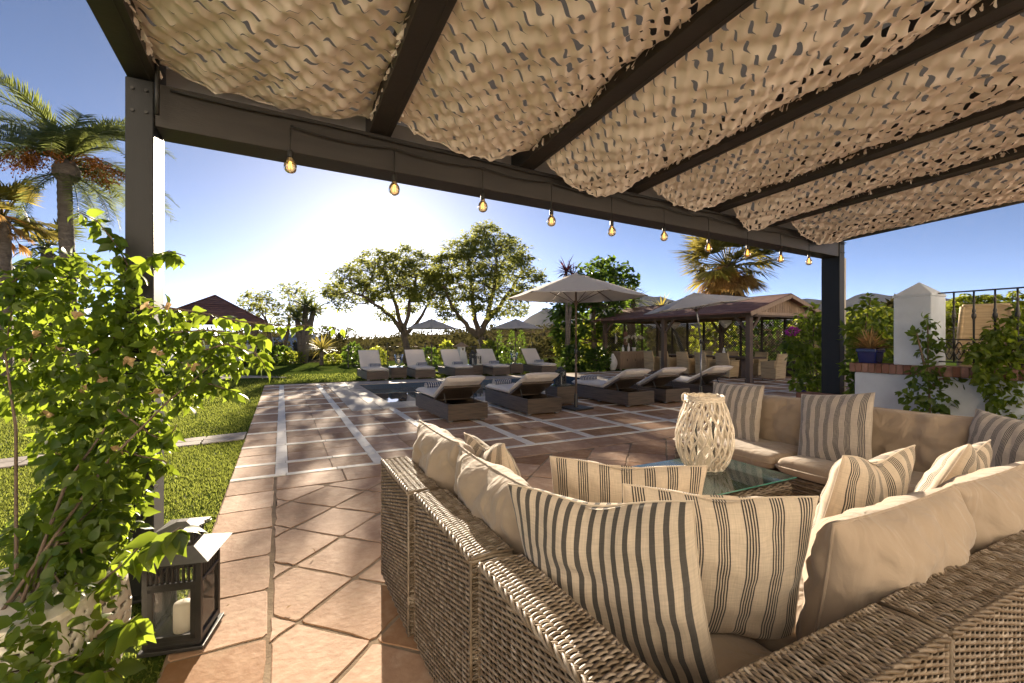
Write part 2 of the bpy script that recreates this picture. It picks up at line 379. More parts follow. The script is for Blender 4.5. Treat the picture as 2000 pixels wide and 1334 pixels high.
M['wicker_white'] = surf('wicker_white', (.74, .66, .54), (.60, .52, .41), 18, .55, .2, 90, island=.2)
M['glass'] = glassy('glass', (.8, .85, .85), .02, .96)
M['table_glass'] = glassy('table_glass', (.30, .42, .40), .02, .86, (.78, .90, .86))
M['glass_edge'] = surf('glass_edge', (.10, .32, .26), None, 3, .1, spec=.8)
M['amber'] = glassy('amber', (.9, .6, .2), .03, .80, (1.0, .84, .52))
def emis(name, c, s):
    m, nt, b, out = newmat(name); b.inputs['Emission Color'].default_value = (*c, 1); b.inputs['Emission Strength'].default_value = s
    b.inputs['Base Color'].default_value = (*c, 1); return m
M['filament'] = emis('filament', (1, .55, .15), 1.6)
M['flame'] = emis('flame', (1, .7, .3), 1.0)
def water():
    m, nt, b, out = newmat('pool_water'); L = nt.links
    b.inputs['Base Color'].default_value = (.012, .035, .055, 1); b.inputs['Roughness'].default_value = .02; b.inputs['IOR'].default_value = 1.33
    n = nd(nt, 'ShaderNodeTexNoise'); n.inputs['Scale'].default_value = 1.6; n.inputs['Detail'].default_value = 2; L.new(coords(nt, (1, 1, 1)), n.inputs['Vector'])
    bp = nd(nt, 'ShaderNodeBump'); bp.inputs['Strength'].default_value = .035; bp.inputs['Distance'].default_value = .05
    L.new(n.outputs['Fac'], bp.inputs['Height']); L.new(bp.outputs[0], b.inputs['Normal']); return m
M['water'] = water()
M['pool_tile'] = surf('pool_tile', (.03, .07, .13), (.015, .035, .07), 30, .25, island=.2)

# ------------------------------------------------------------------ the setting: ground, lawn, patio, pool
mb = MB()
mb.add([(-9000, -9000, -1.2), (9000, -9000, -1.2), (9000, 9000, -1.2), (-9000, 9000, -1.2)], [(0, 1, 2, 3)])
props(mb.build('ground', M['ground']), kind='structure')
# lawn sheet with the patio and pool cut out by lying under them
mb = MB()
for x0, x1, y0, y1 in [(-40, -.46, -4, 30), (-.46, 19.5, 15.95, 30), (19.5, 40, -4, 30)]:
    mb.grid(lambda u, v: (x0+(x1-x0)*u, y0+(y1-y0)*v, -.012 + .012*noise.noise(Vector((x0+(x1-x0)*u, y0+(y1-y0)*v, 0))*.8)), 40, 40)
for (a, b) in [((-40, 30), (40, 30))]:
    mb.add([(-40, 30, -.012), (40, 30, -.012), (40, 40, -1.3), (-40, 40, -1.3)], [(0, 1, 2, 3)])
props(mb.build('lawn', M['lawn']), kind='structure')

def clip(poly, x0, x1, y0, y1):
    for ax, lim, sgn in ((0, x0, 1), (0, x1, -1), (1, y0, 1), (1, y1, -1)):
        out = []
        for i in range(len(poly)):
            a, b = poly[i], poly[(i+1) % len(poly)]
            da, db = (a[ax]-lim)*sgn, (b[ax]-lim)*sgn
            if da >= 0: out.append(a)
            if (da >= 0) != (db >= 0):
                t = da/(da-db); out.append((a[0]+(b[0]-a[0])*t, a[1]+(b[1]-a[1])*t))
        poly = out
        if len(poly) < 3: return []
    return poly
def tile(mb, poly, g=.006, h=.007, ch=.005, mi=0, jit=.0):
    """one paving tile: inset from its neighbours, with softened, slightly uneven edges"""
    c = (sum(p[0] for p in poly)/len(poly), sum(p[1] for p in poly)/len(poly))
    def ins(p, k):
        d = math.hypot(p[0]-c[0], p[1]-c[1]); f = max(0, 1-k/max(d, 1e-6)); return (c[0]+(p[0]-c[0])*f, c[1]+(p[1]-c[1])*f)
    q = []
    n = len(poly)
    for i in range(n):
        a, b = poly[i], poly[(i+1) % n]
        for t in (0.04, .35, .65, .96):
            q.append((a[0]+(b[0]-a[0])*t+random.uniform(-jit, jit), a[1]+(b[1]-a[1])*t+random.uniform(-jit, jit)))
    tz = random.uniform(-.0012, .0012)
    o = [ins(p, g*1.2) for p in q]; t = [ins(p, g*1.2+ch) for p in q]; n = len(q)
    V = [(x, y, -.004) for x, y in o] + [(x, y, h-ch*.6+tz) for x, y in o] + [(x, y, h+tz) for x, y in t]
    Fs = [(i, (i+1) % n, n+(i+1) % n, n+i) for i in range(n)] + [(n+i, n+(i+1) % n, 2*n+(i+1) % n, 2*n+i) for i in range(n)] + [tuple(range(2*n, 3*n))]
    mb.add(V, Fs, mi)
PX0, PX1, PY1 = -.46, 19.5, 15.95
POOL = (2.12, 9.7, 10.25, 14.6)
COPE = (1.23, 10.6, 9.34, 15.5)
def inrect(x, y, r): return r[0] < x < r[1] and r[2] < y < r[3]
mb = MB()
# grout bed around the pool hole
for x0, x1, y0, y1 in [(PX0, POOL[0], -4, PY1), (POOL[1], PX1, -4, PY1), (POOL[0], POOL[1], -4, POOL[2]), (POOL[0], POOL[1], POOL[3], PY1)]:
    mb.add([(x0, y0, .003), (x1, y0, .003), (x1, y1, .003), (x0, y1, .003)], [(0, 1, 2, 3)], 1)
mb.box((PX0+.006, (PY1-4)/2, -.05), (.012, PY1+4, .10), mi=1)
YL = [5.30, 5.83] + [5.83+.97*k for k in range(1, 11)]
# border column of tiles and diagonal field
y = 4.80
rows = []
while y > -3: rows.append(y); y -= .47
for i, yy in enumerate([5.265]+rows[:-1]):
    tile(mb, [(PX0, rows[i]), (-.06, rows[i]), (-.06, yy), (PX0, yy)], g=.007, jit=.006)
x = -.05
while x < 6.6:
    tile(mb, [(x, 4.80), (x+.63, 4.80), (x+.63, 5.265), (x, 5.265)], jit=.003); x += .63
for i in range(-2, 26):
    for j in range(0, 27):
        if (i+j) % 2: continue
        cx, cyy = .07+.316*i, 4.72-.316*j
        p = clip([(cx-.316, cyy), (cx, cyy-.316), (cx+.316, cyy), (cx, cyy+.316)], -.05, 6.55, -3, 4.79)
        if len(p) >= 3:
            ar = abs(sum(p[k][0]*p[(k+1) % len(p)][1]-p[(k+1) % len(p)][0]*p[k][1] for k in range(len(p))))/2
            if ar > .004: tile(mb, p, g=.009, jit=.007)
# banded field: terracotta squares between pale strips, cut round the pool coping
bw = .062
def cut(rect):
    x0, x1, y0, y1 = rect; c0, c1, c2, c3 = COPE
    if x1 <= c0 or x0 >= c1 or y1 <= c2 or y0 >= c3: return [rect]
    out = []
    if x0 < c0: out.append((x0, c0-.004, y0, y1))
    if x1 > c1: out.append((c1+.004, x1, y0, y1))
    a, b = max(x0, c0), min(x1, c1)
    if y0 < c2: out.append((a, b, y0, c2-.004))
    if y1 > c3: out.append((a, b, c3+.004, y1))
    return [r for r in out if r[1]-r[0] > .03 and r[3]-r[2] > .03]
def tiles(rect, **k):
    for a, b, c, d in cut(rect): tile(mb, [(a, c), (b, c), (b, d), (a, d)], **k)
for j in range(len(YL)-1):
    y0, y1 = YL[j]+.042, YL[j+1]-.042
    for k in range(-1, 20):
        xa, xb = (PX0, -bw) if k == -1 else (k+bw, k+1-bw)
        cells = [(xa, xb)] if k == -1 else [(xa, (xa+xb)/2), ((xa+xb)/2, xb)]
        for a, b in cells:
            for c, d in ([(y0, y1)] if y1-y0 < .6 else [(y0, (y0+y1)/2), ((y0+y1)/2, y1)]): tiles((a, b, c, d), g=.004, jit=.002)
for k in range(0, 20):
    for j in range(len(YL)-1):
        for s in (0, 1):
            yA = YL[j]+.042+(YL[j+1]-YL[j]-.084)*s/2; yB = yA+(YL[j+1]-YL[j]-.084)/2
            tiles((k-bw, k+bw, yA, yB), g=.002, mi=2, h=.013)
for yl in YL:
    x = PX0
    while x < PX1-.1: tiles((x, x+.5, yl-.042, yl+.042), g=.002, mi=2, h=.013); x += .5
# coping slabs
def cope(x0, x1, y0, y1, sx, sy):
    nx, ny = max(1, round((x1-x0)/sx)), max(1, round((y1-y0)/sy))
    for i in range(nx):
        for j in range(ny):
            a, b = x0+(x1-x0)*i/nx, x0+(x1-x0)*(i+1)/nx; c, d = y0+(y1-y0)*j/ny, y0+(y1-y0)*(j+1)/ny
            tile(mb, [(a, c), (b, c), (b, d), (a, d)], g=.003, mi=3, h=.016)
cope(COPE[0], COPE[1], COPE[2], POOL[2], .6, .45); cope(COPE[0], COPE[1], POOL[3], COPE[3], .6, .45)
cope(COPE[0], POOL[0], POOL[2], POOL[3], .45, .6); cope(POOL[1], COPE[1], POOL[2], POOL[3], .45, .6)
props(mb.build('patio', [M['terracotta'], M['grout'], M['white_band'], M['coping']]), kind='structure')
mb = MB()   # pool basin
x0, x1, y0, y1 = POOL; zb = -1.5
mb.add([(x0, y0, .003), (x1, y0, .003), (x1, y1, .003), (x0, y1, .003), (x0, y0, zb), (x1, y0, zb), (x1, y1, zb), (x0, y1, zb)],
       [(0, 1, 5, 4), (1, 2, 6, 5), (2, 3, 7, 6), (3, 0, 4, 7), (4, 5, 6, 7)])
props(mb.build('pool_basin', M['pool_tile']), kind='structure')
mb = MB(); mb.add([(x0, y0, -.14), (x1, y0, -.14), (x1, y1, -.14), (x0, y1, -.14)], [(0, 1, 2, 3)])
props(mb.build('pool_water', M['water']), kind='structure')
# stone path across the lawn, curved path by the pavilion
mb = MB()
xx = PX0-.01
while xx > -7:
    w = random.uniform(.35, .6); yc = 7.72 + (xx+.46)*.20
    for q in (0, 1):
        ya, yb = yc-.27+.27*q, yc+.27*q
        tile(mb, [(xx-w, ya-.2*w), (xx, ya), (xx, yb), (xx-w, yb-.2*w)], g=.008, h=.012, jit=.012)
    xx -= w
P = [gp(470, 738), gp(425, 741), gp(395, 735), gp(430, 732), gp(520, 734.5), gp(560, 737)]
mb.poly_prism([(p.x, p.y) for p in P][::-1], -.05, .006)
props(mb.build('path', M['stone_path']), kind='structure')
# grass blades
mb = MB()
bl_v = [(0, -.12, 0), (0, .12, 0), (.6, -.09, .10), (.6, .09, .10), (1, 0, .35)]
bl_f = [(0, 1, 3, 2)]; bl_t = [(2, 3, 4)]
def blades(n, x0, x1, y0, y1, h, dens=None):
    P = np.stack([rng.uniform(x0, x1, n), rng.uniform(y0, y1, n), np.full(n, -.015)], 1)
    yc = 7.72 + (P[:, 0]+.46)*.20
    P = P[np.abs(P[:, 1]-yc) > .30]
    n = len(P); X = np.stack([rng.normal(0, .45, n), rng.normal(0, .45, n), np.ones(n)], 1)
    scatter(mb, bl_v, bl_f+bl_t, P, X, h*rng.uniform(.6, 1.3, n))
blades(80000, -3.6, -.45, 1.6, 7.4, .027); blades(40000, -5.5, -.45, 7.0, 11.5, .032); blades(20000, -7, -.45, 11.5, 18, .045)
blades(5000, -.45, 9, 16.0, 20, .055)
o = mb.build('grass', M['grass']); props(o, 'short sunlit grass blades of the lawn beside the terracotta patio', 'grass', kind='stuff')

# hills: rolling scrub ridge behind the garden, profile by azimuth
def ridge(px):
    pts = [(-900, 668), (100, 664), (420, 655), (520, 650), (600, 655), (680, 664), (743, 662), (790, 656), (880, 652), (950, 645), (1022, 641), (1100, 644), (1200, 640), (1400, 642), (1700, 640), (2100, 640), (3200, 640)]
    for (a, b), (c, d) in zip(pts, pts[1:]):
        if a <= px <= c: return b+(d-b)*(px-a)/(c-a)
    return 650
mb = MB()
NA, NR = 150, 46
V = []; 
for j in range(NR+1):
    for i in range(NA+1):
        px = -900 + 4100*i/NA; t = j/NR
        d = 38 + 150*t**1.3
        zr = H + (HY-ridge(px))/F*150
        prof = -1.3 + (zr+1.3)*(max(0, min(1, (t-.08)/.72)))**.9 if t < .8 else zr - (t-.8)*12
        base = cp((px-1000)/F*d, d, 0)
        nn = noise.noise(Vector((base.x*.03, base.y*.03, 3))) + .5*noise.noise(Vector((base.x*.09, base.y*.09, 7)))
        V.append((base.x, base.y, prof + nn*.9*min(1, t*3)*(1 if t < .7 else .35)))
w = NA+1
mb.add(V, np.array([(j*w+i, j*w+i+1, (j+1)*w+i+1, (j+1)*w+i) for j in range(NR) for i in range(NA)]), 0, True)
hills = mb.build('hills', M['hill']); props(hills, kind='structure')
HV = np.array(V)
# scrub on the hill
mb = MB()
lq_v = [(-.5, -.28, 0), (.5, -.22, .05), (.55, .25, 0), (-.45, .28, -.04)]; lq_f = [(0, 1, 2, 3)]
rel = HV @ np.array([sa, ca, 0]); pxs = 1000+F*(HV @ np.array([ca, -sa, 0]))/rel
ok = np.nonzero((HV[:, 2] > -.9) & (pxs > 380) & (pxs < 1330) & (np.arange(len(HV)) < (NA+1)*38))[0]; ok2 = np.nonzero((HV[:, 2] > -.9) & (pxs > -300) & (pxs < 2500))[0]
for k in np.concatenate([rng.choice(ok, 620), rng.choice(ok2, 300)]):
    p = HV[k] + np.array([rng.normal(0, 1.2), rng.normal(0, 1.2), 0]); s = rng.choice([.5, .8, 1.2, 2.2], p=[.3, .3, .25, .15])*rng.uniform(.8, 1.2); n = int(30+24*s)
    P, D = sphere_pts(n, p+[0, 0, s*.3], (s, s, s*.62), .5)
    scatter(mb, lq_v, lq_f, P, rng.normal(size=(n, 3)), min(s, 1.1)*rng.uniform(.28, .5, n))
o = mb.build('hill_scrub', M['hill_leaf']); props(o, 'olive green scrub bushes covering the dry brown hillside behind the pool', 'scrub', kind='stuff')
# mountains
mb = MB()
def mount(profile, d, depth):
    n = len(profile); rows = 8
    xs = np.linspace(profile[0][0], profile[-1][0], 90); ys = np.interp(xs, [p[0] for p in profile], [p[1] for p in profile])
    V = []
    for j in range(rows+1):
        t = j/rows
        for px, py in zip(xs, ys):
            dd = d - depth*(1-t); b = cp((px-1000)/F*d, dd, 0)
            z = (H+(HY-py)/F*d)*t**1.15*(1 - .0) + 14*(1-t)*noise.noise(Vector((px*.02, t*4, 1))) + 5*noise.noise(Vector((px*.07, t*9, 2)))
            V.append((b.x, b.y, z-2))
    w = len(xs)
    mb.add(V, np.array([(j*w+i, j*w+i+1, (j+1)*w+i+1, (j+1)*w+i) for j in range(rows) for i in range(w-1)]), 0, True)
mount([(985, 662), (1020, 628), (1045, 612), (1068, 600), (1090, 612), (1120, 616), (1180, 600), (1215, 585), (1250, 577), (1290, 579), (1330, 590), (1370, 606), (1420, 618), (1470, 626)], 3400, 900)
mount([(1400, 640), (1480, 612), (1545, 588), (1572, 582), (1610, 586), (1640, 592), (1675, 574), (1700, 571), (1730, 576), (1770, 578), (1810, 576), (1900, 590), (2100, 600), (2600, 620)], 2900, 800)
props(mb.build('mountains', M['mountain']), kind='structure')

HZ = MB(); HZ.box((0, 2500, 198), (12000, 12000, 400.4))
m, nt, b, out = newmat('haze_air'); nt.nodes.remove(b)
pv_ = nd(nt, 'ShaderNodeVolumePrincipled'); pv_.inputs['Color'].default_value = (.85, .86, .95, 1); pv_.inputs['Density'].default_value = 3.2e-5; pv_.inputs['Anisotropy'].default_value = 0.0
nt.links.new(pv_.outputs[0], out.inputs['Volume'])
props(HZ.build('haze', m), 'thin pale haze lying over the valley and the far mountains', 'haze', kind='stuff')

# ------------------------------------------------------------------ pergola over the terrace
PO = (-.754, 3.13); SK = .070                    # left front corner; the front beam runs a little skew to the rafters
per = thing('pergola', 'dark painted timber pergola with sloping rafters over the seating terrace', 'pergola', (*PO, 0))
ZB0, ZB1 = 2.60, 2.84; SPAN = 8.0
def yb_(x): return SK*x
mb = MB(); mb.box((.0625, .125, ZB1/2), (.125, .25, ZB1)); mb.build('post', M['dark_paint'], per, .006)
mb = MB(); mb.box((SPAN-.0625, .125+yb_(SPAN), ZB1/2), (.125, .25, ZB1)); mb.build('post', M['dark_paint'], per, .006)
mb = MB(); mb.box((SPAN+.035, .05+yb_(SPAN), ZB0/2), (.06, .08, ZB0-.01)); mb.build('pale_strip', M['strip_beige'], per, .01)  # narrow beige strip standing right beside the right post
mb = MB(); mb.poly_prism([(.126, .012), (SPAN-.126, yb_(SPAN)+.012), (SPAN-.126, yb_(SPAN)+.238), (.126, .238)], ZB0, ZB1); mb.build('beam', M['dark_beam'], per, .006)
def zraft(y): return ZB1 + .015 - y*.045       # underside of the rafters (rises towards the house)
RX = [.07, 1.37, 2.58, 3.80, 5.07, 6.2, SPAN-.07]
for i, x in enumerate(RX):
    mb = MB(); wdt = .15 if i not in (0, 6) else .14
    ya, yb = (.30 + yb_(x)), -4.4
    a = (x, ya, zraft(ya)+.10); b = (x, yb, zraft(yb)+.10)
    mb.bar(a, b, wdt, .20)
    mb.bar((x+wdt*.25, ya-.01, zraft(ya-.01)-.001), (x+wdt*.25, yb, zraft(yb)-.001), .008, .006)
    mb.build('rafter', M['dark_beam'], per, .004)
mb = MB()
yb = -4.2
for x0, x1 in zip(RX, RX[1:]):
    y0, y1 = .75+yb_(x0), .75+yb_(x1)
    mb.add([(x0, y0, zraft(y0)+.205), (x1, y1, zraft(y1)+.205), (x1, yb, zraft(yb)+.205), (x0, yb, zraft(yb)+.205)], [(0, 1, 2, 3)])
mb.build('roof_sheet', M['polycarb'], per)
for x0, x1 in zip(RX, RX[1:]):
    mb = MB(); xa, xb = x0+.08, x1-.08
    mb.poly_prism([(xa, yb_(xa)+.16), (xb, yb_(xb)+.16), (xb, yb_(xb)+.175), (xa, yb_(xa)+.175)], ZB1+.001, ZB1+.17); mb.build('fascia_board', M['fascia'], per)
mb = MB(); mb.tube([(x, yb_(x)-.02, ZB1-.03-.012*math.sin(x*3)**2) for x in np.linspace(.2, SPAN, 50)], .007, 6)
mb.tube([(.15, -.05, z) for z in np.linspace(ZB1-.2, ZB1+.4, 5)], .012, 6)
mb.build('wiring', M['cable'], per)
for x in (.0625, SPAN-.0625):
    for dx in (-.03, .03):
        for z in (ZB0+.06, ZB0+.18):
            mb = MB(); mb.tube([(x+dx, yb_(x)-.004, z), (x+dx, yb_(x)-.014, z)], .009, 6, smooth=False); mb.build('bolt', M['black_metal'], per)
    mb = MB(); mb.box((x, .125+yb_(x), .012), (.24, .36, .018)); mb.build('base_plate', M['black_metal'], per, .003)

def net(i, label):
    x0, x1 = RX[i]+.07, RX[i+1]-.07
    if i == 5: x1 = RX[6]+.02
    W = x1-x0; ph = rng.uniform(0, 6, 6); yf, yb = (-.05 if i else .02), -4.0
    NX = int(round(W/.088)); NYc = int(round((yf-yb)/.078)); a, b = 12, 6
    nx, ny = NX*a, NYc*b
    iv, jv = np.meshgrid(np.arange(nx+1), np.arange(ny+1))
    rnd = rng.random((NYc+1, NX+1, 4))
    ci = np.minimum(iv//a, NX-1); cj = np.minimum(jv//b, NYc-1); fp = iv/a-ci; r = jv-cj*b
    rr = rnd[cj, ci]
    wd = (.045+.24*rr[..., 1]**1.6)*np.sin(np.pi*np.clip((fp-.08)/.84, 0, 1))**.75
    tab = np.stack([0*wd, (.5-wd)*.55, .5-wd, .5+0*wd, .5+wd, .5+wd+(.5-wd)*.45, 1+0*wd], -1)
    qin = np.take_along_axis(tab, r[..., None], -1)[..., 0]
    # the cuts run in zigzag rows; neighbouring bays are cut differently
    q = cj + qin + .27*np.arcsin(.93*np.sin(2*np.pi*fp+.5*np.sin(cj*.7+ph[3])))*2/np.pi + .05*np.sin(iv*.05+cj*.9)
    s = iv/nx + .10/NX*np.sin(q*1.9+ph[4])*np.sin(np.pi*iv/nx); t = np.clip(q/NYc, -.01, 1.01)
    y = yf + (yb-yf)*t
    # front hem hangs as an arc, pulled back to the corners
    y = y - .10*(np.abs(2*s-1)**2)*np.clip(1-t, 0, 1)**6 * (1 if i else .3) + SK*(x0+W*s)*(1-t)
    sag = (.10 + .05*np.sin(ph[0]+t*5) + [-.06, -.01, .03, .02, .03, .05][i]*np.exp(-t*9))
    top = ZB1 + .015 - y*.045 + (.06 if i else .10)
    shape = 1-np.abs(2*np.clip(s, 0, 1)-1)**2.2
    z = top - sag*shape - (.05 if i else 0)*np.exp(-t*16)*shape
    z += .012*np.sin(ph[1]+s*9+t*23) + .010*np.sin(ph[2]+s*23-t*31)
    s = s + (.010*np.sin(y*17+ph[5]+3*np.sin(y*5)) + .007*np.sin(y*41+s*30))*np.sin(np.pi*np.clip(s, 0, 1))/W
    z += .007*np.sin(y*29+s*40+ph[4]) + .006*np.sin(y*53-s*71)
    dq = qin-.5
    z += np.sin(np.pi*fp)*(-.008*(.2+rr[..., 0])*np.exp(-((dq-wd-.04)/.14)**2) + .003*(.2+rr[..., 3])*np.exp(-((dq+wd+.04)/.14)**2))
    x = x0 + W*s
    V = np.stack([x, y, z], -1).reshape(-1, 3)
    I, J = np.meshgrid(np.arange(nx), np.arange(ny)); rf = J % b; ff = (I % a+.5)/a
    keep = ~(((rf == 2) | (rf == 3)) & (ff > .10) & (ff < .90) & (rnd[J//b, I//a, 2] > .16))
    w = nx+1
    jj, ii = np.nonzero(keep)
    Fq = np.stack([jj*w+ii, jj*w+ii+1, (jj+1)*w+ii+1, (jj+1)*w+ii], 1)
    used = np.unique(Fq); remap = np.full(len(V), -1); remap[used] = np.arange(len(used))
    mb = MB(); mb.add(V[used], remap[Fq], 0, True)
    # ragged lower edges: loose tongues of cloth along both sides
    n = int((yf-yb)/.028)
    for side in (0, 1):
        yy = rng.uniform(yb, yf, n); xx = np.full(n, x0 if side == 0 else x1)
        zz = ZB1+.015-yy*.045+.055
        D = np.stack([rng.normal(0, .3, n)+(.5 if side == 0 else -.5), rng.normal(0, .3, n), -np.ones(n)*.8], 1)
        scatter(mb, [(0, -.35, 0), (0, .35, 0), (1, .28, .1), (1.25, 0, .2), (1, -.28, .1)], [(0, 1, 2, 3, 4)], np.stack([xx, yy, zz], 1), D, rng.uniform(.02, .045, n))
    # hem cord at the front
    Pf = V.reshape(ny+1, nx+1, 3)[0, ::6]
    mb.tube([Vector(q) for q in Pf], .006, 5)
    o = mb.build('shade_net', M['net'])
    o.location = (*PO, 0)
    props(o, label, 'shade net', 'camouflage nets hung between the rafters')
bays = ['cream cut-cloth shade net in the bay beside the bare left post',
        'cream shade net bay whose hem sags right of the sun',
        'cream shade net in the third roof bay, above the first umbrella',
        'cream shade net in the fourth roof bay, hem above the palm top',
        'cream shade net in the bay second from the right post',
        'cream shade net in the outermost bay, hem touching the right post']
for i in range(6): net(i, bays[i])

# unseen white house wall behind the camera, added to bounce sunlight into the shade
mb = MB(); mb.box((-2, -5.4, 3.9), (42, .4, 7.8)); props(mb.build('bounce_wall', M['bounce_white']), kind='structure')

# string lights under the front beam
st = thing('string_lights', 'string of amber filament bulbs hanging from the pergola front beam', 'string lights')
bulbs = [(567, 292, 346), (770, 340, 368), (943, 377, 415), (1077, 408, 452), (1195, 430, 470), (1297, 442, 475), (1384, 466, 500), (1460, 478, 504), (1525, 490, 520), (1580, 496, 522)]
hang = []
for px, yt, yb in bulbs:
    u = (px-1000)/F; k0, k1 = ca-sa*u, sa+ca*u
    # on the near face of the beam
    tg = SK; y0 = PO[1] - PO[0]*tg - .03
    X = y0*k1/(k0-tg*k1); Y = y0+tg*X
    d = X*sa+Y*ca
    hang.append((X, Y, H+(HY-yt)/F*d))
mb = MB()
pts = []
for a, b in zip(hang, hang[1:]):
    for k in range(8):
        t = k/8; pts.append((a[0]+(b[0]-a[0])*t, a[1]+(b[1]-a[1])*t, ZB0+.15-.025*math.sin(math.pi*t)))
pts.append((hang[-1][0], hang[-1][1], ZB0+.13)); pts.append((hang[-1][0]+.4, hang[-1][1]+.02, ZB0+.10))
mb.tube(pts, .006, 6)
for h in hang: mb.tube([(h[0], h[1], ZB0+.13), (h[0], h[1]-.004, h[2]-.01)], .004, 5)
mb.build('cable', M['cable'], st)
for h in hang:
    mb = MB(); mb.lathe([(.006, 0), (.013, -.004), (.017, -.015), (.017, -.045), (.0155, -.05)], h, 12); mb.build('socket', M['cable'], st)
    mb = MB(); mb.lathe([(.014, -.048), (.016, -.058), (.023, -.070), (.033, -.084), (.0385, -.104), (.037, -.122), (.029, -.138), (.015, -.147), (.001, -.149)], h, 16)
    b = mb.build('bulb', M['amber'], st)
    mb = MB()
    for k in range(4):
        a = k*math.pi/2; mb.tube([(h[0]+.004*math.cos(a), h[1]+.004*math.sin(a), h[2]-.06), (h[0]+.011*math.cos(a+.5), h[1]+.011*math.sin(a+.5), h[2]-.12)], .0012, 4)
    mb.build('filament', M['filament'], b)

# ------------------------------------------------------------------ wicker sofa group
def weave(mb, o, ex, ey, en, W, Hh, pitch=.0088, stake=.030, amp=.0037, ry=.0048, rz=.0034, ns=4, skip=None):
    """rows of rattan strand woven over hidden stakes: rows run along ex, stacked along ey, bulging along en"""
    o, ex, ey, en = [np.array(q, float) for q in (o, ex, ey, en)]
    rows = int(Hh/pitch); nst = max(2, int(round(W/stake))); n = nst*ns+1
    s = np.linspace(0, W, n); ring = 5
    ang = np.arange(ring)*2*np.pi/ring
    j = np.arange(rows)
    off = amp*np.cos(np.pi*s[None, :]/(W/nst) + np.pi*j[:, None])
    jit = rng.normal(0, .0007, (rows, n)) + rng.normal(0, .0006, (rows, 1))
    ctr = o + s[None, :, None]*ex + ((j[:, None, None]+.5)*pitch + jit[..., None])*ey + (off+jit*.6)[..., None]*en
    V = ctr[:, :, None, :] + ry*np.cos(ang)[None, None, :, None]*ey + rz*np.sin(ang)[None, None, :, None]*en
    V = V.reshape(-1, 3)
    a = np.arange(rows)[:, None, None]*n*ring; b = np.arange(n-1)[None, :, None]*ring; c = np.arange(ring)[None, None, :]
    c2 = (c+1) % ring
    Fq = np.stack([a+b+c, a+b+c2, a+b+ring+c2, a+b+ring+c], -1).reshape(-1, 4)
    mb.add(V, Fq, 0, True)
def braid(mb, P, r=.0055, tw=.0065, turns=28.):
    P = [Vector(p) for p in P]; cum = [0]
    for a, b in zip(P, P[1:]): cum.append(cum[-1]+(b-a).length)
    n = max(6, int(cum[-1]/.008)); Q = []
    for i in range(n+1):
        d = cum[-1]*i/n; k = max(q for q in range(len(P)-1) if cum[q] <= d+1e-9)
        t = (d-cum[k])/max(1e-6, cum[k+1]-cum[k]); Q.append((P[k].lerp(P[k+1], t), (P[k+1]-P[k]).normalized(), d))
    for ph in (0, 2.09, 4.19):
        path = []
        for p, t, d in Q:
            x = Vector((0, 0, 1)) - t*t.z
            x = x.normalized() if x.length > .1 else t.orthogonal().normalized()
            y = t.cross(x); a = d*turns*2+ph
            path.append(p + x*math.cos(a)*tw + y*math.sin(a)*tw)
        mb.tube(path, r, 5)
SZ = .705                                        # height of the sofa backs
def back_section(parent, p0, p1, inward, z0=.03, zt=SZ, th=.145, ends=(1, 1), inner=True, fine=True):
    """one upright wicker back: outer face from p0 to p1, thickness th towards `inward`"""
    p0 = Vector((*p0, 0)); p1 = Vector((*p1, 0)); inn = Vector((*inward, 0)); ex = (p1-p0); W = ex.length; ex.normalize()
    k = dict() if fine else dict(pitch=.02, stake=.06, ry=.0095, rz=.006, amp=.006, ns=3)
    core = MB(); g = .007
    c = (p0+p1)/2 + inn*th/2 + Vector((0, 0, (z0+zt)/2)); core.box(c, (abs(ex.x)*(W-2*g)+abs(inn.x)*(th-2*g), abs(ex.y)*(W-2*g)+abs(inn.y)*(th-2*g), zt-z0-2*g))
    mb = MB(); up = Vector((0, 0, 1))
    weave(mb, p0+up*z0, ex, up, -inn, W, zt-z0-.012, **k)
    if inner: weave(mb, p0+inn*th+up*.3, ex, up, inn, W, zt-.3-.012, **k)
    for e, (pp_, sg) in zip(ends, ((p0, -1), (p1, 1))):
        if e: weave(mb, pp_+up*z0, inn, up, ex*sg, th, zt-z0-.012, **{**k, 'stake': k.get('stake', .036)})
    weave(mb, p0+up*zt, inn, ex, up, th, W, **k)
    f = .006
    loop = [p0+up*zt, p1+up*zt, p1+inn*th+up*zt, p0+inn*th+up*zt, p0+up*zt]
    tmp = MB()
    if fine:
        braid(mb, [p0+up*(zt-.004), p1+up*(zt-.004)]); braid(mb, [p0+inn*th+up*(zt-.004), p1+inn*th+up*(zt-.004)], .0045, .005)
        for q in (p0, p1):
            for dz in (0, -.011): mb.tube([q+up*(zt+dz-.002)-inn*.002, q+inn*th*.5+up*(zt+.004+dz), q+inn*(th+.002)+up*(zt+dz-.002)], .0055, 6)
            for w in (0, th): 
                mb.tube([q+inn*w+up*z0, q+inn*w+up*(zt-.01)], .006, 6)
    return core, mb, c
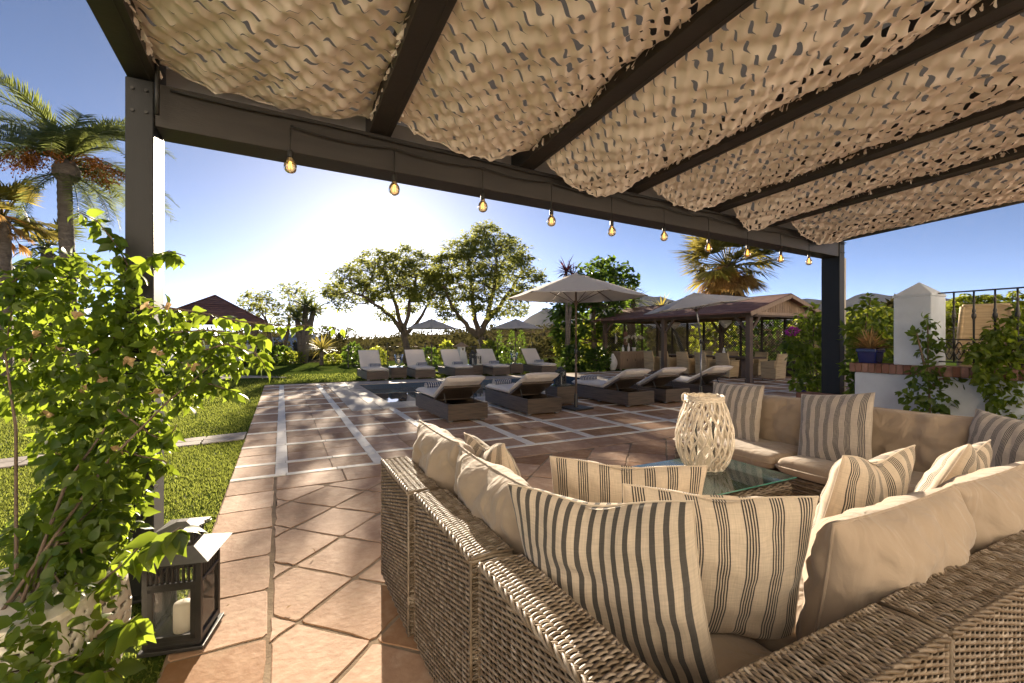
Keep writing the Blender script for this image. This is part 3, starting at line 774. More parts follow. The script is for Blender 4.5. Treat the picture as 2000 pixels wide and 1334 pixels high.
def pillow_mesh(W, Hh, T, seed=0, nu=36, chop=0.0, box=0.0, wr=.012, pinch=.055, corner=1.0):
    """an inflated cushion standing in its local XZ plane (x width, z height, y thickness), with seam and creases"""
    mb = MB(); sd = Vector((seed*3.17, seed*1.3, seed*7.7))
    def outline(u, v):
        x = W/2*u*(1-pinch*(1-v*v)); z = Hh/2*v*(1-pinch*(1-u*u))
        z -= chop*math.exp(-(u/.45)**2)*max(0, (v+1)/2)**3
        return x, z
    def f(side):
        def g(a, b):
            u, v = math.sin((a*2-1)*math.pi/2*.999), math.sin((b*2-1)*math.pi/2*.999)
            x, z = outline(u, v)
            pr = (max(0, 1-abs(u)**2.6)*max(0, 1-abs(v)**2.6))**.55
            y = T/2*pr + box*min(1, (1-max(abs(u), abs(v)))*30)
            edge = (max(abs(u), abs(v)))
            n1 = noise.noise(Vector((x*9, z*9, side*5))+sd); n2 = noise.noise(Vector((x*22, z*22, side*9))+sd)
            # creases radiating from the corners and the seam
            ang = math.atan2(v, u); cr = 1.6*noise.noise(Vector((math.cos(ang)*5, math.sin(ang)*5, seed*2.7+side)))*math.exp(-((edge-.78)/.2)**2)
            y += (wr*1.4*n1 + wr*.45*n2 + wr*.55*cr)*pr**.4*(1 if edge < .995 else 0)
            cz = 1-abs(noise.noise(Vector((x*4.2+z*1.5, z*2.6-x*1.1, side*3))+sd)); y -= wr*.55*max(0, cz-.86)/.14*pr**.5
            if chop: y *= 1+.18*math.exp(-(u/.5)**2)*max(0, v)
            y -= .02*T/.2*math.exp(-((u-.1*math.sin(seed))/.25)**2)*max(0, v)*(1 if chop else 0)
            return (x, side*y, z)
        return g
    for sdn in (1, -1):
        if sdn == 1: mb.grid(lambda a, b: f(1)(1-a, b), nu, nu, 0, True, lambda a, b: (.5-.5*math.sin((a*2-1)*math.pi/2), b))
        else: mb.grid(f(-1), nu, nu, 0, True, lambda a, b: (.5+.5*math.sin((a*2-1)*math.pi/2), b))
    per_ = []
    for k in range(4*16):
        q = k/16; s = int(q); t = (q-s)*2-1
        u, v = [(t, -1), (1, t), (-t, 1), (-1, -t)][s]
        x, z = outline(u, v); per_.append((x, 0, z))
    per_.append(per_[0])
    return mb, per_
def cushion(name, mat, c, face, W, Hh, T, seed, label=None, cat=None, group=None, parent=None, tilt=0.0, roll=0.0, chop=0.0, box=0.0, pipe=None, wr=.012, pinch=.055):
    """stands at c (centre), its front towards the horizontal direction `face`, leaning back by tilt"""
    mb, per_ = pillow_mesh(W, Hh, T, seed, nu=52, chop=chop, box=box, wr=wr, pinch=pinch)
    fv = Vector((*face, 0)).normalized()
    rz = math.atan2(fv.y, fv.x) + math.pi/2          # local -Y is the front
    Mx = Matrix.Translation(c) @ Matrix.Rotation(rz, 4, 'Z') @ Matrix.Rotation(-tilt, 4, 'X') @ Matrix.Rotation(roll, 4, 'Y')
    if box:
        tp = MB()
        mb.tube([(x, box, z) for x, _, z in per_], .005, 6, mi=0); mb.tube([(x, -box, z) for x, _, z in per_], .005, 6, mi=0)
        n = len(per_); V = [(x*.995, s*box, z*.995) for s in (-1, 1) for x, _, z in per_]
        mb.add(V, [(i, i+1, n+i+1, n+i) for i in range(n-1)], 0, True)
    elif pipe: mb.tube(per_, pipe, 6)
    o = mb.build(name, mat); o.matrix_world = Mx
    if parent is not None:
        o.parent = parent; o.matrix_parent_inverse = parent.matrix_world.inverted(); KIDS.setdefault(parent.name, []).append(o)
    else: props(o, label, cat, group)
    return o
def seat_slab(x0, x1, y0, y1, z0, z1, seed=0):
    mb = MB()
    cx, cyy = (x0+x1)/2, (y0+y1)/2
    def g(sg):
        def f(u, v):
            a, b = math.sin((u*2-1)*math.pi/2), math.sin((v*2-1)*math.pi/2)
            pr = (max(0, 1-abs(a)**6)*max(0, 1-abs(b)**6))**.45
            hh = (z1-z0)/2
            z = (z0+z1)/2 + sg*(hh*.55 + hh*.6*pr + .006*noise.noise(Vector((a*3, b*3, seed))))*min(1, pr*3+.0)
            return (cx+(x1-x0)/2*a, cyy+(y1-y0)/2*b, z)
        return f
    mb.grid(g(1), 26, 26); mb.grid(lambda u, v: g(-1)(1-u, v), 26, 26)
    c = [(x0, y0), (x1, y0), (x1, y1), (x0, y1), (x0, y0)]
    mb.tube([(a, b, (z0+z1)/2) for a, b in c], .006, 6)
    return mb
LAB = []
def module(label, backs, base, seat, fine=True, group='modules of the corner sofa'):
    """backs: list of (p0, p1, inward, ends); base and seat: rectangles"""
    t = thing('sofa_module', label, 'sofa', ((base[0]+base[1])/2, (base[2]+base[3])/2, 0), 0, group)
    ox, oy = t.location.x, t.location.y
    core = MB(); wv = MB()
    for p0, p1, inn, ends in backs:
        c_, w_, _ = back_section(t, (p0[0]-ox, p0[1]-oy), (p1[0]-ox, p1[1]-oy), inn, ends=ends, fine=fine)
        core.v += c_.v; core.f += [[i+core.n for i in f] for f in c_.f]; core.m += c_.m; core.sm += c_.sm; core.uv += c_.uv; core.n += c_.n
        wv.f += [[i+wv.n for i in f] for f in w_.f]; wv.v += w_.v; wv.m += w_.m; wv.sm += w_.sm; wv.uv += w_.uv; wv.n += w_.n
    b = (base[0]-ox, base[1]-ox, base[2]-oy, base[3]-oy)
    wv.build('wicker_back', M['rattan'], t); core.build('back_core', M['rattan_core'], t)
    mb = MB(); k = dict(pitch=.02, stake=.06, ry=.0095, rz=.006, amp=.006, ns=3); up = (0, 0, 1); zb = .29
    weave(mb, (b[0], b[2], .03), (1, 0, 0), up, (0, -1, 0), b[1]-b[0], zb-.03, **k); weave(mb, (b[0], b[3], .03), (1, 0, 0), up, (0, 1, 0), b[1]-b[0], zb-.03, **k)
    weave(mb, (b[0], b[2], .03), (0, 1, 0), up, (-1, 0, 0), b[3]-b[2], zb-.03, **k); weave(mb, (b[1], b[2], .03), (0, 1, 0), up, (1, 0, 0), b[3]-b[2], zb-.03, **k)
    mb.box(((b[0]+b[1])/2, (b[2]+b[3])/2, .03+(zb-.03)/2), (b[1]-b[0]-.016, b[3]-b[2]-.016, zb-.03), mi=1)
    mb.build('seat_base', [M['rattan'], M['rattan_core']], t)
    s = (seat[0]-ox, seat[1]-ox, seat[2]-oy, seat[3]-oy)
    seat_slab(*s, .295, .425, ox*3).build('seat_cushion', M['cushion'], t)
    return t
XL, YB, TH = .55, .505, .145
mA = module('wicker sofa module at the far end of the left arm, by the open patio', [((XL-.02, 2.75), (XL-.02, 2.115), (1, 0), (1, 1))], (XL+TH, 1.38, 2.115, 2.75), (XL+TH, 1.40, 2.115, 2.76))
mB = module('middle wicker sofa module of the left arm, behind the second plain cushion', [((XL, 2.075), (XL, 1.38), (1, 0), (1, 1))], (XL+TH, 1.38, 1.375, 2.085), (XL+TH, 1.40, 1.38, 2.08))
mC = module('wicker corner module nearest the viewer, behind the boldly striped pillow', [((XL+.012, 1.335), (XL+.012, YB+TH), (1, 0), (1, 0)), ((XL+.012, YB), (1.425, YB), (0, 1), (1, 1))], (XL+TH, 1.42, YB+TH, 1.335), (XL+TH, 1.42, YB+TH, 1.335))
mD = module('wicker sofa module right of the near corner, behind a plump tan cushion', [((1.45, YB), (2.13, YB), (0, 1), (1, 1))], (1.45, 2.13, YB+TH, 1.335), (1.45, 2.13, YB+TH, 1.35))
mE = module('wicker sofa module at the right picture edge along the near back', [((2.155, YB), (3.0, YB), (0, 1), (1, 1))], (2.155, 3.0, YB+TH, 1.335), (2.155, 3.0, YB+TH, 1.35))
XR = 4.62
mF = module('wicker corner module at the far right, under the greyish pillows', [((3.02, YB), (XR, YB), (0, 1), (1, 1)), ((XR, YB+TH), (XR, 1.32), (-1, 0), (0, 1))], (3.02, XR-TH, YB+TH, 1.32), (3.02, XR-TH, YB+TH, 1.35), fine=False)
mG = module('wicker sofa module on the right side in front of the white wall', [((XR, 1.345), (XR, 2.42), (-1, 0), (1, 1))], (3.72, XR-TH, 1.345, 2.42), (3.70, XR-TH, 1.35, 2.415), fine=False)
mH = module('wicker sofa module at the far right end, nearest the dark post', [((XR, 2.445), (XR, 3.52), (-1, 0), (1, 1))], (3.72, XR-TH, 2.445, 3.52), (3.70, XR-TH, 2.45, 3.53), fine=False)
bpy.context.view_layer.update()
# plain back cushions belong to their modules
def bc(par, c, face, W, Hh, T, seed, tilt=.22, **k): return cushion('back_cushion', M['cushion'], c, face, W, Hh, T, seed, parent=par, tilt=tilt, pipe=.0055, wr=.026, pinch=.05, **k)
bc(mA, (.83, 2.46, .655), (1, 0), .70, .52, .27, 1)
bc(mB, (.83, 1.74, .645), (1, 0), .74, .52, .27, 2)
bc(mD, (1.83, .80, .625), (0, 1), .80, .52, .31, 3, tilt=.16)
bc(mE, (2.60, .80, .625), (0, 1), .80, .52, .31, 4, tilt=.16)
bc(mF, (3.48, .80, .60), (0, 1), .85, .48, .20, 5)
bc(mF, (4.33, 1.02, .61), (-1, 0), .62, .48, .20, 6)
bc(mG, (4.33, 1.86, .62), (-1, 0), 1.08, .50, .24, 7)
bc(mH, (4.33, 2.98, .62), (-1, 0), 1.08, .50, .24, 8)
PG = 'striped scatter cushions on the sofa'
def tp(mat, c, face, W, seed, label, tilt=.2, roll=0., chop=.0, T=.19, Hh=None): return cushion('throw_pillow', M[mat], c, face, W, Hh or W, T, seed, label, 'pillow', PG, tilt=tilt, roll=roll, chop=chop, pipe=.0035)
tp('stripe1', (.90, 1.13, .665), (.86, .51), .60, 11, 'large pillow with bold single stripes, nearest the viewer', tilt=.20, roll=.10, chop=.03, T=.22)
tp('stripe5', (1.28, 1.06, .670), (.55, .82), .60, 12, 'large five-line striped pillow behind the bold striped one', tilt=.22, roll=-.03, chop=.015, T=.22, Hh=.54)
tp('stripe5', (1.36, 1.58, .66), (.60, .80), .66, 13, 'pillow mostly hidden, farthest back of the near corner pile', tilt=.25, roll=-.02, chop=.02, Hh=.48)
tp('stripe5', (1.02, 2.20, .66), (1, 0.05), .50, 14, 'slim looking striped pillow leaning between the two plain left cushions', tilt=.30, roll=.08, chop=.05)
tp('stripe5', (2.34, 1.12, .66), (-.05, 1), .70, 15, 'striped pillow leaning on the plump tan near cushions, corner raised', tilt=.25, roll=-.06, chop=.05, Hh=.56)
tp('stripe5', (3.14, 1.10, .64), (-.15, 1), .74, 16, 'striped pillow with a creased fold near the right picture edge', tilt=.42, roll=-.12, chop=.07, Hh=.56)
tp('stripe5g', (4.20, 1.20, .66), (-.85, .5), .52, 17, 'greyish striped pillow cut off by the right picture edge', tilt=.2, roll=.05)
tp('stripe5g', (4.13, 3.12, .675), (-1, .0), .58, 18, 'greyish striped pillow at the far sofa end behind the white lantern', tilt=.2, roll=-.03)
tp('stripe5g', (4.08, 2.16, .675), (-1, .12), .60, 19, 'tilted greyish striped pillow in the middle of the far sofa', tilt=.28, roll=-.14)

# coffee table with glass top
tb = thing('coffee_table', 'low wicker coffee table with a greenish glass top', 'table', (2.62, 2.315, 0))
mb = MB(); k = dict(pitch=.016, stake=.05, ry=.0078, rz=.005, amp=.005, ns=4)
hx, hy, zt = .585, .34, .415
weave(mb, (-hx, -hy, .03), (1, 0, 0), (0, 0, 1), (0, -1, 0), 2*hx, zt-.04, **k); weave(mb, (-hx, hy, .03), (1, 0, 0), (0, 0, 1), (0, 1, 0), 2*hx, zt-.04, **k)
weave(mb, (-hx, -hy, .03), (0, 1, 0), (0, 0, 1), (-1, 0, 0), 2*hy, zt-.04, **k); weave(mb, (hx, -hy, .03), (0, 1, 0), (0, 0, 1), (1, 0, 0), 2*hy, zt-.04, **k)
weave(mb, (-hx, -hy, zt-.015), (1, 0, 0), (0, 1, 0), (0, 0, 1), 2*hx, 2*hy, **k)
mb.box((0, 0, .03+(zt-.04)/2), (2*hx-.016, 2*hy-.016, zt-.06), mi=1); mb.build('wicker_base', [M['rattan'], M['rattan_core']], tb)
mb = MB(); mb.box((0, 0, .447), (1.22, .73, .009)); 
for f in range(2, 6): mb.m[f] = 1
mb.build('glass_top', [M['table_glass'], M['glass_edge']], tb)
for x in (-.5, .5):
    for y in (-.28, .28): mb = MB(); mb.lathe([(.02, 0), (.02, .018)], (x, y, .4245), 12); mb.build('spacer', M['steel'], tb)
# white wicker lantern with candle on the table
lp = (2.86, 2.42, .452)
ln = thing('wicker_lantern', 'white openwork wicker lantern with a bulging lattice body on the glass table', 'lantern', lp)
def rad(z): # body radius at height
    return .135 + .068*math.sin(math.pi*min(1, (z/.50))**.85)
mb = MB()
for d in (1, -1):
    for k in range(22):
        for dbl in (0, .05):
            P = []
            for i in range(22):
                z = .01+.50*i/21; a = 2*math.pi*k/22 + d*(.85*z/.5*2*math.pi/6.0) + dbl + .05*math.sin(k*7+i*.6)
                r = rad(z)+.003*d + .002*math.sin(i*1.3+k); P.append((r*math.cos(a), r*math.sin(a), z))
            mb.tube(P, .0042, 5)
mb.build('lattice_body', M['wicker_white'], ln)
mb = MB()
def ringb(z, r, n=3):
    for q in range(n):
        mb.tube([(r*math.cos(t)+.002*math.sin(t*9+q), r*math.sin(t)+.002*math.cos(t*11+q), z+.008*q+.004*math.sin(t*14+q*2)) for t in np.linspace(0, 2*math.pi, 40)], .0065, 6)
ringb(.505, .138, 5); mb.build('rim', M['wicker_white'], ln)
mb = MB(); ringb(.004, .14, 3); mb.lathe([(.001, .004), (.135, .004), (.135, .012), (.001, .012)], n=24); mb.build('base_ring', M['wicker_white'], ln)
mb = MB()
hl = cp(-.145, 0, 0) - cp(0, 0, 0)
for q in (0, .008):
    mb.tube([(hl.x*(1+.17*math.sin(t)+q), hl.y*(1+.17*math.sin(t)+q), .525+.032*math.cos(t)) for t in np.linspace(0, 2*math.pi, 16)], .006, 6)
mb.build('handle', M['wicker_white'], ln)
mb = MB(); mb.lathe([(.072, .014), (.075, .05), (.075, .34)], n=20, cap=False); mb.build('glass_cylinder', M['glass'], ln)
mb = MB(); mb.lathe([(.045, .466), (.047, .48), (.047, .66), (.04, .672), (.03, .668), (.002, .665)], (lp[0], lp[1], 0), 20); o = mb.build('candle', M['wax'])
props(o, 'cream pillar candle standing inside the white wicker lantern', 'candle')

# black floor lantern at the foot of the left post
FLX = gp(358, 1248)
fl = thing('floor_lantern', 'dark metal floor lantern with glass panes beside the left post', 'lantern', (FLX.x, FLX.y, .013), -AZ+R(14))
w, h0, h1 = .105, .02, .40
mb = MB(); mb.box((0, 0, .01), (2*w+.05, 2*w+.05, .018)); mb.box((0, 0, .025), (2*w+.01, 2*w+.01, .014)); mb.build('base', M['black_metal'], fl, .003)
mb = MB()
for sx in (-1, 1):
    for sy in (-1, 1): mb.box((sx*w, sy*w, (h0+h1)/2+.005), (.022, .022, h1-h0))
for sx in (-1, 1):
    mb.box((sx*w, 0, .30), (.0215, 2*w, .016)); mb.box((0, sx*w, .30), (2*w, .0215, .016))
    mb.box((sx*w, 0, .392), (.0213, 2*w, .022)); mb.box((0, sx*w, .392), (2*w, .0213, .022))
    mb.box((sx*w, 0, .045), (.0215, 2*w, .026)); mb.box((0, sx*w, .045), (2*w, .0215, .026))
    for i in range(9):
        q = -w+.02+(2*w-.04)*i/8
        mb.box((q, sx*w, .344), (.009, .012, .085)); mb.box((sx*w, q, .344), (.012, .009, .085))
    mb.box((0, sx*(w+.004), .165), (.022, .012, .22)) if False else None
for sy in (-1, 1):
    for sx in (-1, 1):
        mb.box((sx*(w-.02), sy*(w+.006), .17), (.024, .012, .24)); 
    mb.box((0, sy*(w+.006), .286), (2*w-.02, .012, .022)); mb.box((0, sy*(w+.006), .060), (2*w-.02, .012, .022))
mb.build('frame', M['black_metal'], fl, .0015, 1)
mb = MB()
s = w+.055; q = .062
mb.add([(-s, -s, .408), (s, -s, .408), (s, s, .408), (-s, s, .408), (-q, -q, .452), (q, -q, .452), (q, q, .452), (-q, q, .452)], [(3, 2, 1, 0), (0, 1, 5, 4), (1, 2, 6, 5), (2, 3, 7, 6), (3, 0, 4, 7), (4, 5, 6, 7)])
mb.build('roof', surf('grey_zinc', (.16, .155, .15), (.11, .108, .105), 7, .6, .1, 60, spec=.25), fl, .002)
mb = MB(); 
for sg in (-1, 1):
    mb.box((0, sg*.06, .458), (.12, .008, .018)); mb.box((sg*.06, 0, .458), (.008, .12, .018)); mb.box((0, sg*.06, .516), (.12, .008, .018)); mb.box((sg*.06, 0, .516), (.008, .12, .018))
    for i in range(7):
        p = -.056+.112*i/6; mb.box((p, sg*.06, .487), (.007, .007, .05)); mb.box((sg*.06, p, .487), (.007, .007, .05))
mb.build('vent', M['black_metal'], fl)
mb = MB(); q = .088
mb.add([(-q, -q, .526), (q, -q, .526), (q, q, .526), (-q, q, .526), (-.02, -.02, .55), (.02, -.02, .55), (.02, .02, .55), (-.02, .02, .55)], [(3, 2, 1, 0), (0, 1, 5, 4), (1, 2, 6, 5), (2, 3, 7, 6), (3, 0, 4, 7), (4, 5, 6, 7)])
mb.build('cap', bpy.data.materials['grey_zinc'], fl, .002)
mb = MB(); mb.tube([(.085+.03*math.sin(t), .0+.03*math.cos(t), .53+.01*math.sin(t)) for t in np.linspace(0, math.pi*2, 14)], .003, 6); mb.build('handle', M['black_metal'], fl)
mb = MB()
for sg in (-1, 1):
    mb.box((0, sg*w, .17), (2*w-.02, .003, .23)); mb.box((sg*w, 0, .17), (.003, 2*w-.02, .23))
mb.build('glass_pane', M['glass'], fl)
mb = MB(); mb.lathe([(.038, 0), (.04, .01), (.04, .118), (.037, .128), (.025, .132), (.004, .134)], (FLX.x, FLX.y, .046), 22); mb.tube([(FLX.x, FLX.y, .178), (FLX.x+.003, FLX.y, .19), (FLX.x+.009, FLX.y, .196)], .0012, 5)
o = mb.build('candle', M['wax']); props(o, 'white pillar candle standing inside the dark floor lantern', 'candle')

# ------------------------------------------------------------------ loungers, tables, umbrellas by the pool
def towel_roll(c, ax, L=.42, r=.07, label=''):
    ax = Vector((*ax, 0)).normalized(); mb = MB(); n = 26; V = []; U = []
    c = Vector(c); y = Vector((-ax.y, ax.x, 0)); k = 9
    for i in range(k):
        s = -1+2*i/(k-1); rr = r*(1-.10*max(0, abs(s)-.8)/.2)
        for j in range(n+1):
            a = 2*math.pi*j/n; q = rr*(1+.04*math.sin(a*2+1)+ (.05 if j == n else 0))
            p = c + ax*(s*L/2) + y*(q*1.1*math.cos(a)) + Vector((0, 0, q*.95*math.sin(a))); V.append(tuple(p)); U.append((i/(k-1), j/n))
    Fs = [(i*(n+1)+j, i*(n+1)+j+1, (i+1)*(n+1)+j+1, (i+1)*(n+1)+j) for i in range(k-1) for j in range(n)]
    mb.add(V, Fs, 0, True, U)
    for e, sg in ((0, -1), (k-1, 1)):                       # spiral ends
        P = [c+ax*(sg*(L/2-.004)) + y*(r*t*1.05*math.cos(t*16)) + Vector((0, 0, r*t*.92*math.sin(t*16))) for t in np.linspace(.08, .93, 40)]
        mb.tube(P, .006, 5)
        ring = [tuple(c+ax*(sg*(L/2-.012)) + y*(r*math.cos(a)) + Vector((0, 0, .9*r*math.sin(a)))) for a in np.linspace(0, 2*math.pi, 18)[:-1]]
        mb.add(ring, [tuple(range(17))], 0)
    o = mb.build('rolled_towel', M['towel'])
    return props(o, label, 'towel', 'rolled towels on the loungers')
def lounger_proto(name, ang, group):
    """length along local +Y (feet), head at y=0; base hollow under the raised back"""
    t = thing(name, 'x', 'sun lounger', group=group)
    Wd, L, z0, z1, th = .72, 2.0, .045, .315, .035
    mb = MB()
    mb.box((0, th/2, (z0+z1)/2), (Wd, th, z1-z0)); mb.box((0, L-th/2, (z0+z1)/2), (Wd, th, z1-z0))
    for s in (-1, 1): mb.box((s*(Wd/2-th/2), L/2, (z0+z1)/2-.001), (th, L-2*th, z1-z0-.002))
    mb.box((0, L/2, z0+.015), (Wd-2*th, L-2*th, .012)); mb.box((0, (.78+L)/2-.01, z1-.02), (Wd-2*th, L-.78-th-.02, .03))
    mb.build('rattan_base', M['rattan_dark'], t, .008)
    for sx in (-1, 1):
        for y in (.09, L/2, L-.09):
            mb = MB(); mb.box((sx*(Wd/2-.07), y, .0285), (.07, .07, .032)); mb.build('foot', M['steel'], t)
    hy, hz = .80, z1+.005; c, s = math.cos(ang), math.sin(ang)
    mb = MB()
    Lb = .60
    mb.box((0, hy-c*Lb/2, hz+s*Lb/2), (Wd-.02, Lb, .045), M=Matrix.Rotation(-ang, 3, 'X')); mb.build('back_panel', M['rattan_dark'], t, .01); Lb = .80
    for sx in (-1, 1):
        mb = MB(); mb.bar((sx*.27, hy-c*.36, hz+s*.36-.02), (sx*.27, hy-.50*c, z0+.16), .015, .015); mb.build('strut', M['black_metal'], t)
    # mattress: one bent slab with rounded edges, overhanging the top of the back
    T = .105; mb = MB()
    prof = [(L-.02, 0), (hy+.04, 0), (hy-.02, .02)] 
    def path(q):                                            # arclength from the foot
        a = L-.01-(hy+.0)
        if q < a: return (L-.01-q, hz+.0, 0.)
        r = q-a; return (hy-c*r, hz+s*r+.022, 1.)
    TOT = L-.01-hy+Lb+.03
    def fn(side):
        def g(u, v):
            a = math.sin((u*2-1)*math.pi/2); q = TOT*v
            y, z, bent = path(q); e = min(q, TOT-q)
            nx, nz = (0, 1)
            bl = max(0, min(1, (q-(L-.01-hy)+.06)/.12)); an = ang*bl
            ny, nz = math.sin(an), math.cos(an)
            pr = (max(0, 1-abs(a)**7)*min(1, (max(e, 0)/.05))**.5)**.6
            pr = min(1, pr)
            puff = (.5 + .5*pr)
            k = (T*.5 + side*T*.52*pr) + (.010*noise.noise(Vector((a*2.2, q*3.5, 2)))*pr if side > 0 else 0) - (.012*math.exp(-((q-(L-.01-hy))/.03)**2) if side > 0 else 0)
            return (a*(Wd/2+.005), y+ny*k, z+nz*k)
        return g
    mb.grid(lambda u, v: fn(1)(1-u, v), 18, 50); mb.grid(fn(-1), 18, 50)
    mb.build('mattress', M['white_cushion'], t)
    return t
near_l = ['near lounger farthest left, its back to the viewer, beside the pool corner', 'second near lounger, just left of the open umbrella pole', 'near lounger right of the small table with a dark lantern', 'near lounger with raised back, second from the tilted umbrella pole', 'near lounger behind the tilted umbrella pole, at the row end']
pr = lounger_proto('sun_lounger', R(26), 'near row of loungers with their backs to the terrace')
for i, x in enumerate([2.82, 4.33, 6.65, 7.75, 9.25]):
    o = pr if i == 0 else copy_tree(pr)
    o.location = (x, 7.2+(.05 if i == 3 else 0), .012); o.rotation_euler = (0, 0, R([.5, -.8, .6, -.5, 1.5][i])); o['label'] = near_l[i]
    if i < 3: towel_roll((x-.02, 9.0, .475), (1, .05), label=['striped towel roll on the near lounger by the pool corner', 'striped towel roll on the near lounger left of the umbrella pole', 'pale towel roll on the near lounger right of the lantern table'][i])
far_l = ['far lounger at the left end of the row across the pool', 'far lounger between the left far table and the left far umbrella', 'far lounger in the middle of the far row, in front of a small stone chimney', 'far lounger right of the dark lantern table across the pool', 'far lounger at the right end of the far row, near the bright shrubs']
pr2 = lounger_proto('sun_lounger', R(48), 'far row of loungers across the pool')
FX = [(2.86, 17.72), (4.58, 17.75), (5.97, 17.7), (7.5, 17.65), (9.55, 17.6)]
for i, (x, y) in enumerate(FX):
    o = pr2 if i == 0 else copy_tree(pr2)
    o.location = (x, y, .012 if y-2 < 15.5 else 0.012); o.rotation_euler = (0, 0, R(180+[1, -1, .5, -.6, .8][i])); o['label'] = far_l[i]
    towel_roll((x+.1, y-1.05, .48), (1, .12), .40, .075, ['blue towel roll on the far lounger at the left end', 'blue towel roll on the far lounger beside the left far table', 'blue towel roll on the far lounger before the stone chimney', 'blue towel roll on the far lounger right of the lanterns', 'blue towel roll on the far lounger at the right end'][i])
def side_table(x, y, label, w=.50, h=.40):
    t = thing('side_table', label, 'side table', (x, y, .012), 0, 'rattan cube tables between loungers')
    mb = MB(); mb.box((0, 0, .03+(h-.03)/2), (w, w, h-.03)); mb.build('rattan_body', M['rattan_dark'], t, .01)
    mb = MB(); mb.box((0, 0, h+.005), (w-.01, w-.01, .008)); mb.build('glass_top', M['table_glass'], t)
    for a in (-1, 1):
        for b in (-1, 1): mb = MB(); mb.box((a*(w/2-.06), b*(w/2-.06), .013), (.05, .05, .03)); mb.build('foot', M['steel'], t)
    return t
side_table(5.42, 8.35, 'dark rattan cube table beside the open umbrella pole')
T1, T2, T3 = (3.72, 16.5), (6.72, 16.5), (8.5, 16.6)
side_table(*T1, 'dark rattan cube table across the pool with one hurricane glass', .55); side_table(*T2, 'dark rattan cube table across the pool holding two lanterns', .5); side_table(*T3, 'dark rattan cube table across the pool, right of the far right umbrella', .55)
def small_lantern(x, y, z, w, h, mat, label):
    t = thing('lantern', label, 'lantern', (x, y, z), R(10))
    mb = MB(); mb.box((0, 0, .01), (w, w, .02)); mb.box((0, 0, h*.72), (w, w, .018))
    for a in (-1, 1):
        for b in (-1, 1): mb.box((a*(w/2-.008), b*(w/2-.008), h*.36), (.016, .016, h*.70))
    for a in (-1, 1): mb.box((0, a*(w/2-.006), h*.36), (.010, .010, h*.7)); mb.box((a*(w/2-.006), 0, h*.36), (.010, .010, h*.7))
    mb.build('frame', mat, t)
    mb = MB(); mb.box((0, 0, h*.78), (w, w, h*.09), taper=.5); mb.box((0, 0, h*.86), (w*.42, w*.42, h*.08)); mb.box((0, 0, h*.92), (w*.6, w*.6, h*.05), taper=.3); mb.build('roof', mat, t)
    mb = MB(); mb.tube([(.03*math.sin(a), 0, h*.97+.03*math.cos(a)) for a in np.linspace(0, 6.28, 12)], .004, 5); mb.build('handle', mat, t)
    mb = MB()
    for a in (-1, 1): mb.box((0, a*(w/2-.014), h*.36), (w-.03, .003, h*.66)); mb.box((a*(w/2-.014), 0, h*.36), (.003, w-.03, h*.66))
    mb.build('glass_pane', M['glass'], t)
    mb = MB(); mb.lathe([(.03, 0), (.032, .01), (.032, h*.36), (.02, h*.38), (.002, h*.385)], (x, y, z+.021), 14); o = mb.build('candle', M['wax'])
    props(o, 'white candle inside the ' + label.split(',')[0], 'candle')
small_lantern(5.40, 8.33, .422, .17, .42, M['black_metal'], 'black lantern on the cube table by the umbrella pole')
small_lantern(6.60, 16.42, .422, .20, .60, M['black_metal'], 'tall dark lantern on the table across the pool')
small_lantern(6.86, 16.5, .422, .22, .48, M['white_paint'], 'pale lantern beside the tall dark one across the pool')
def hurricane(x, y, z, label, h=.36, r=.12):
    t = thing('hurricane_glass', label, 'candle holder', (x, y, z))
    mb = MB(); mb.lathe([(.07, 0), (.07, .015), (.02, .03), (.018, .09), (.06, .11)], n=18); mb.build('stem', M['steel'], t)
    mb = MB(); mb.lathe([(.05, .105), (r*.8, .16), (r*.85, h*.7), (r, h)], n=18, cap=False); mb.build('glass_bowl', M['glass'], t)
    mb = MB(); mb.lathe([(.045, .118), (.045, .24), (.03, .25), (.002, .25)], (x, y, z), 14); o = mb.build('candle', M['wax'])
    props(o, 'white candle inside the ' + label, 'candle')
hurricane(T1[0]+.05, T1[1], .422, 'hurricane glass on the left far table', .44, .17); hurricane(T3[0], T3[1], .422, 'hurricane glass on the right far table', .44, .16)

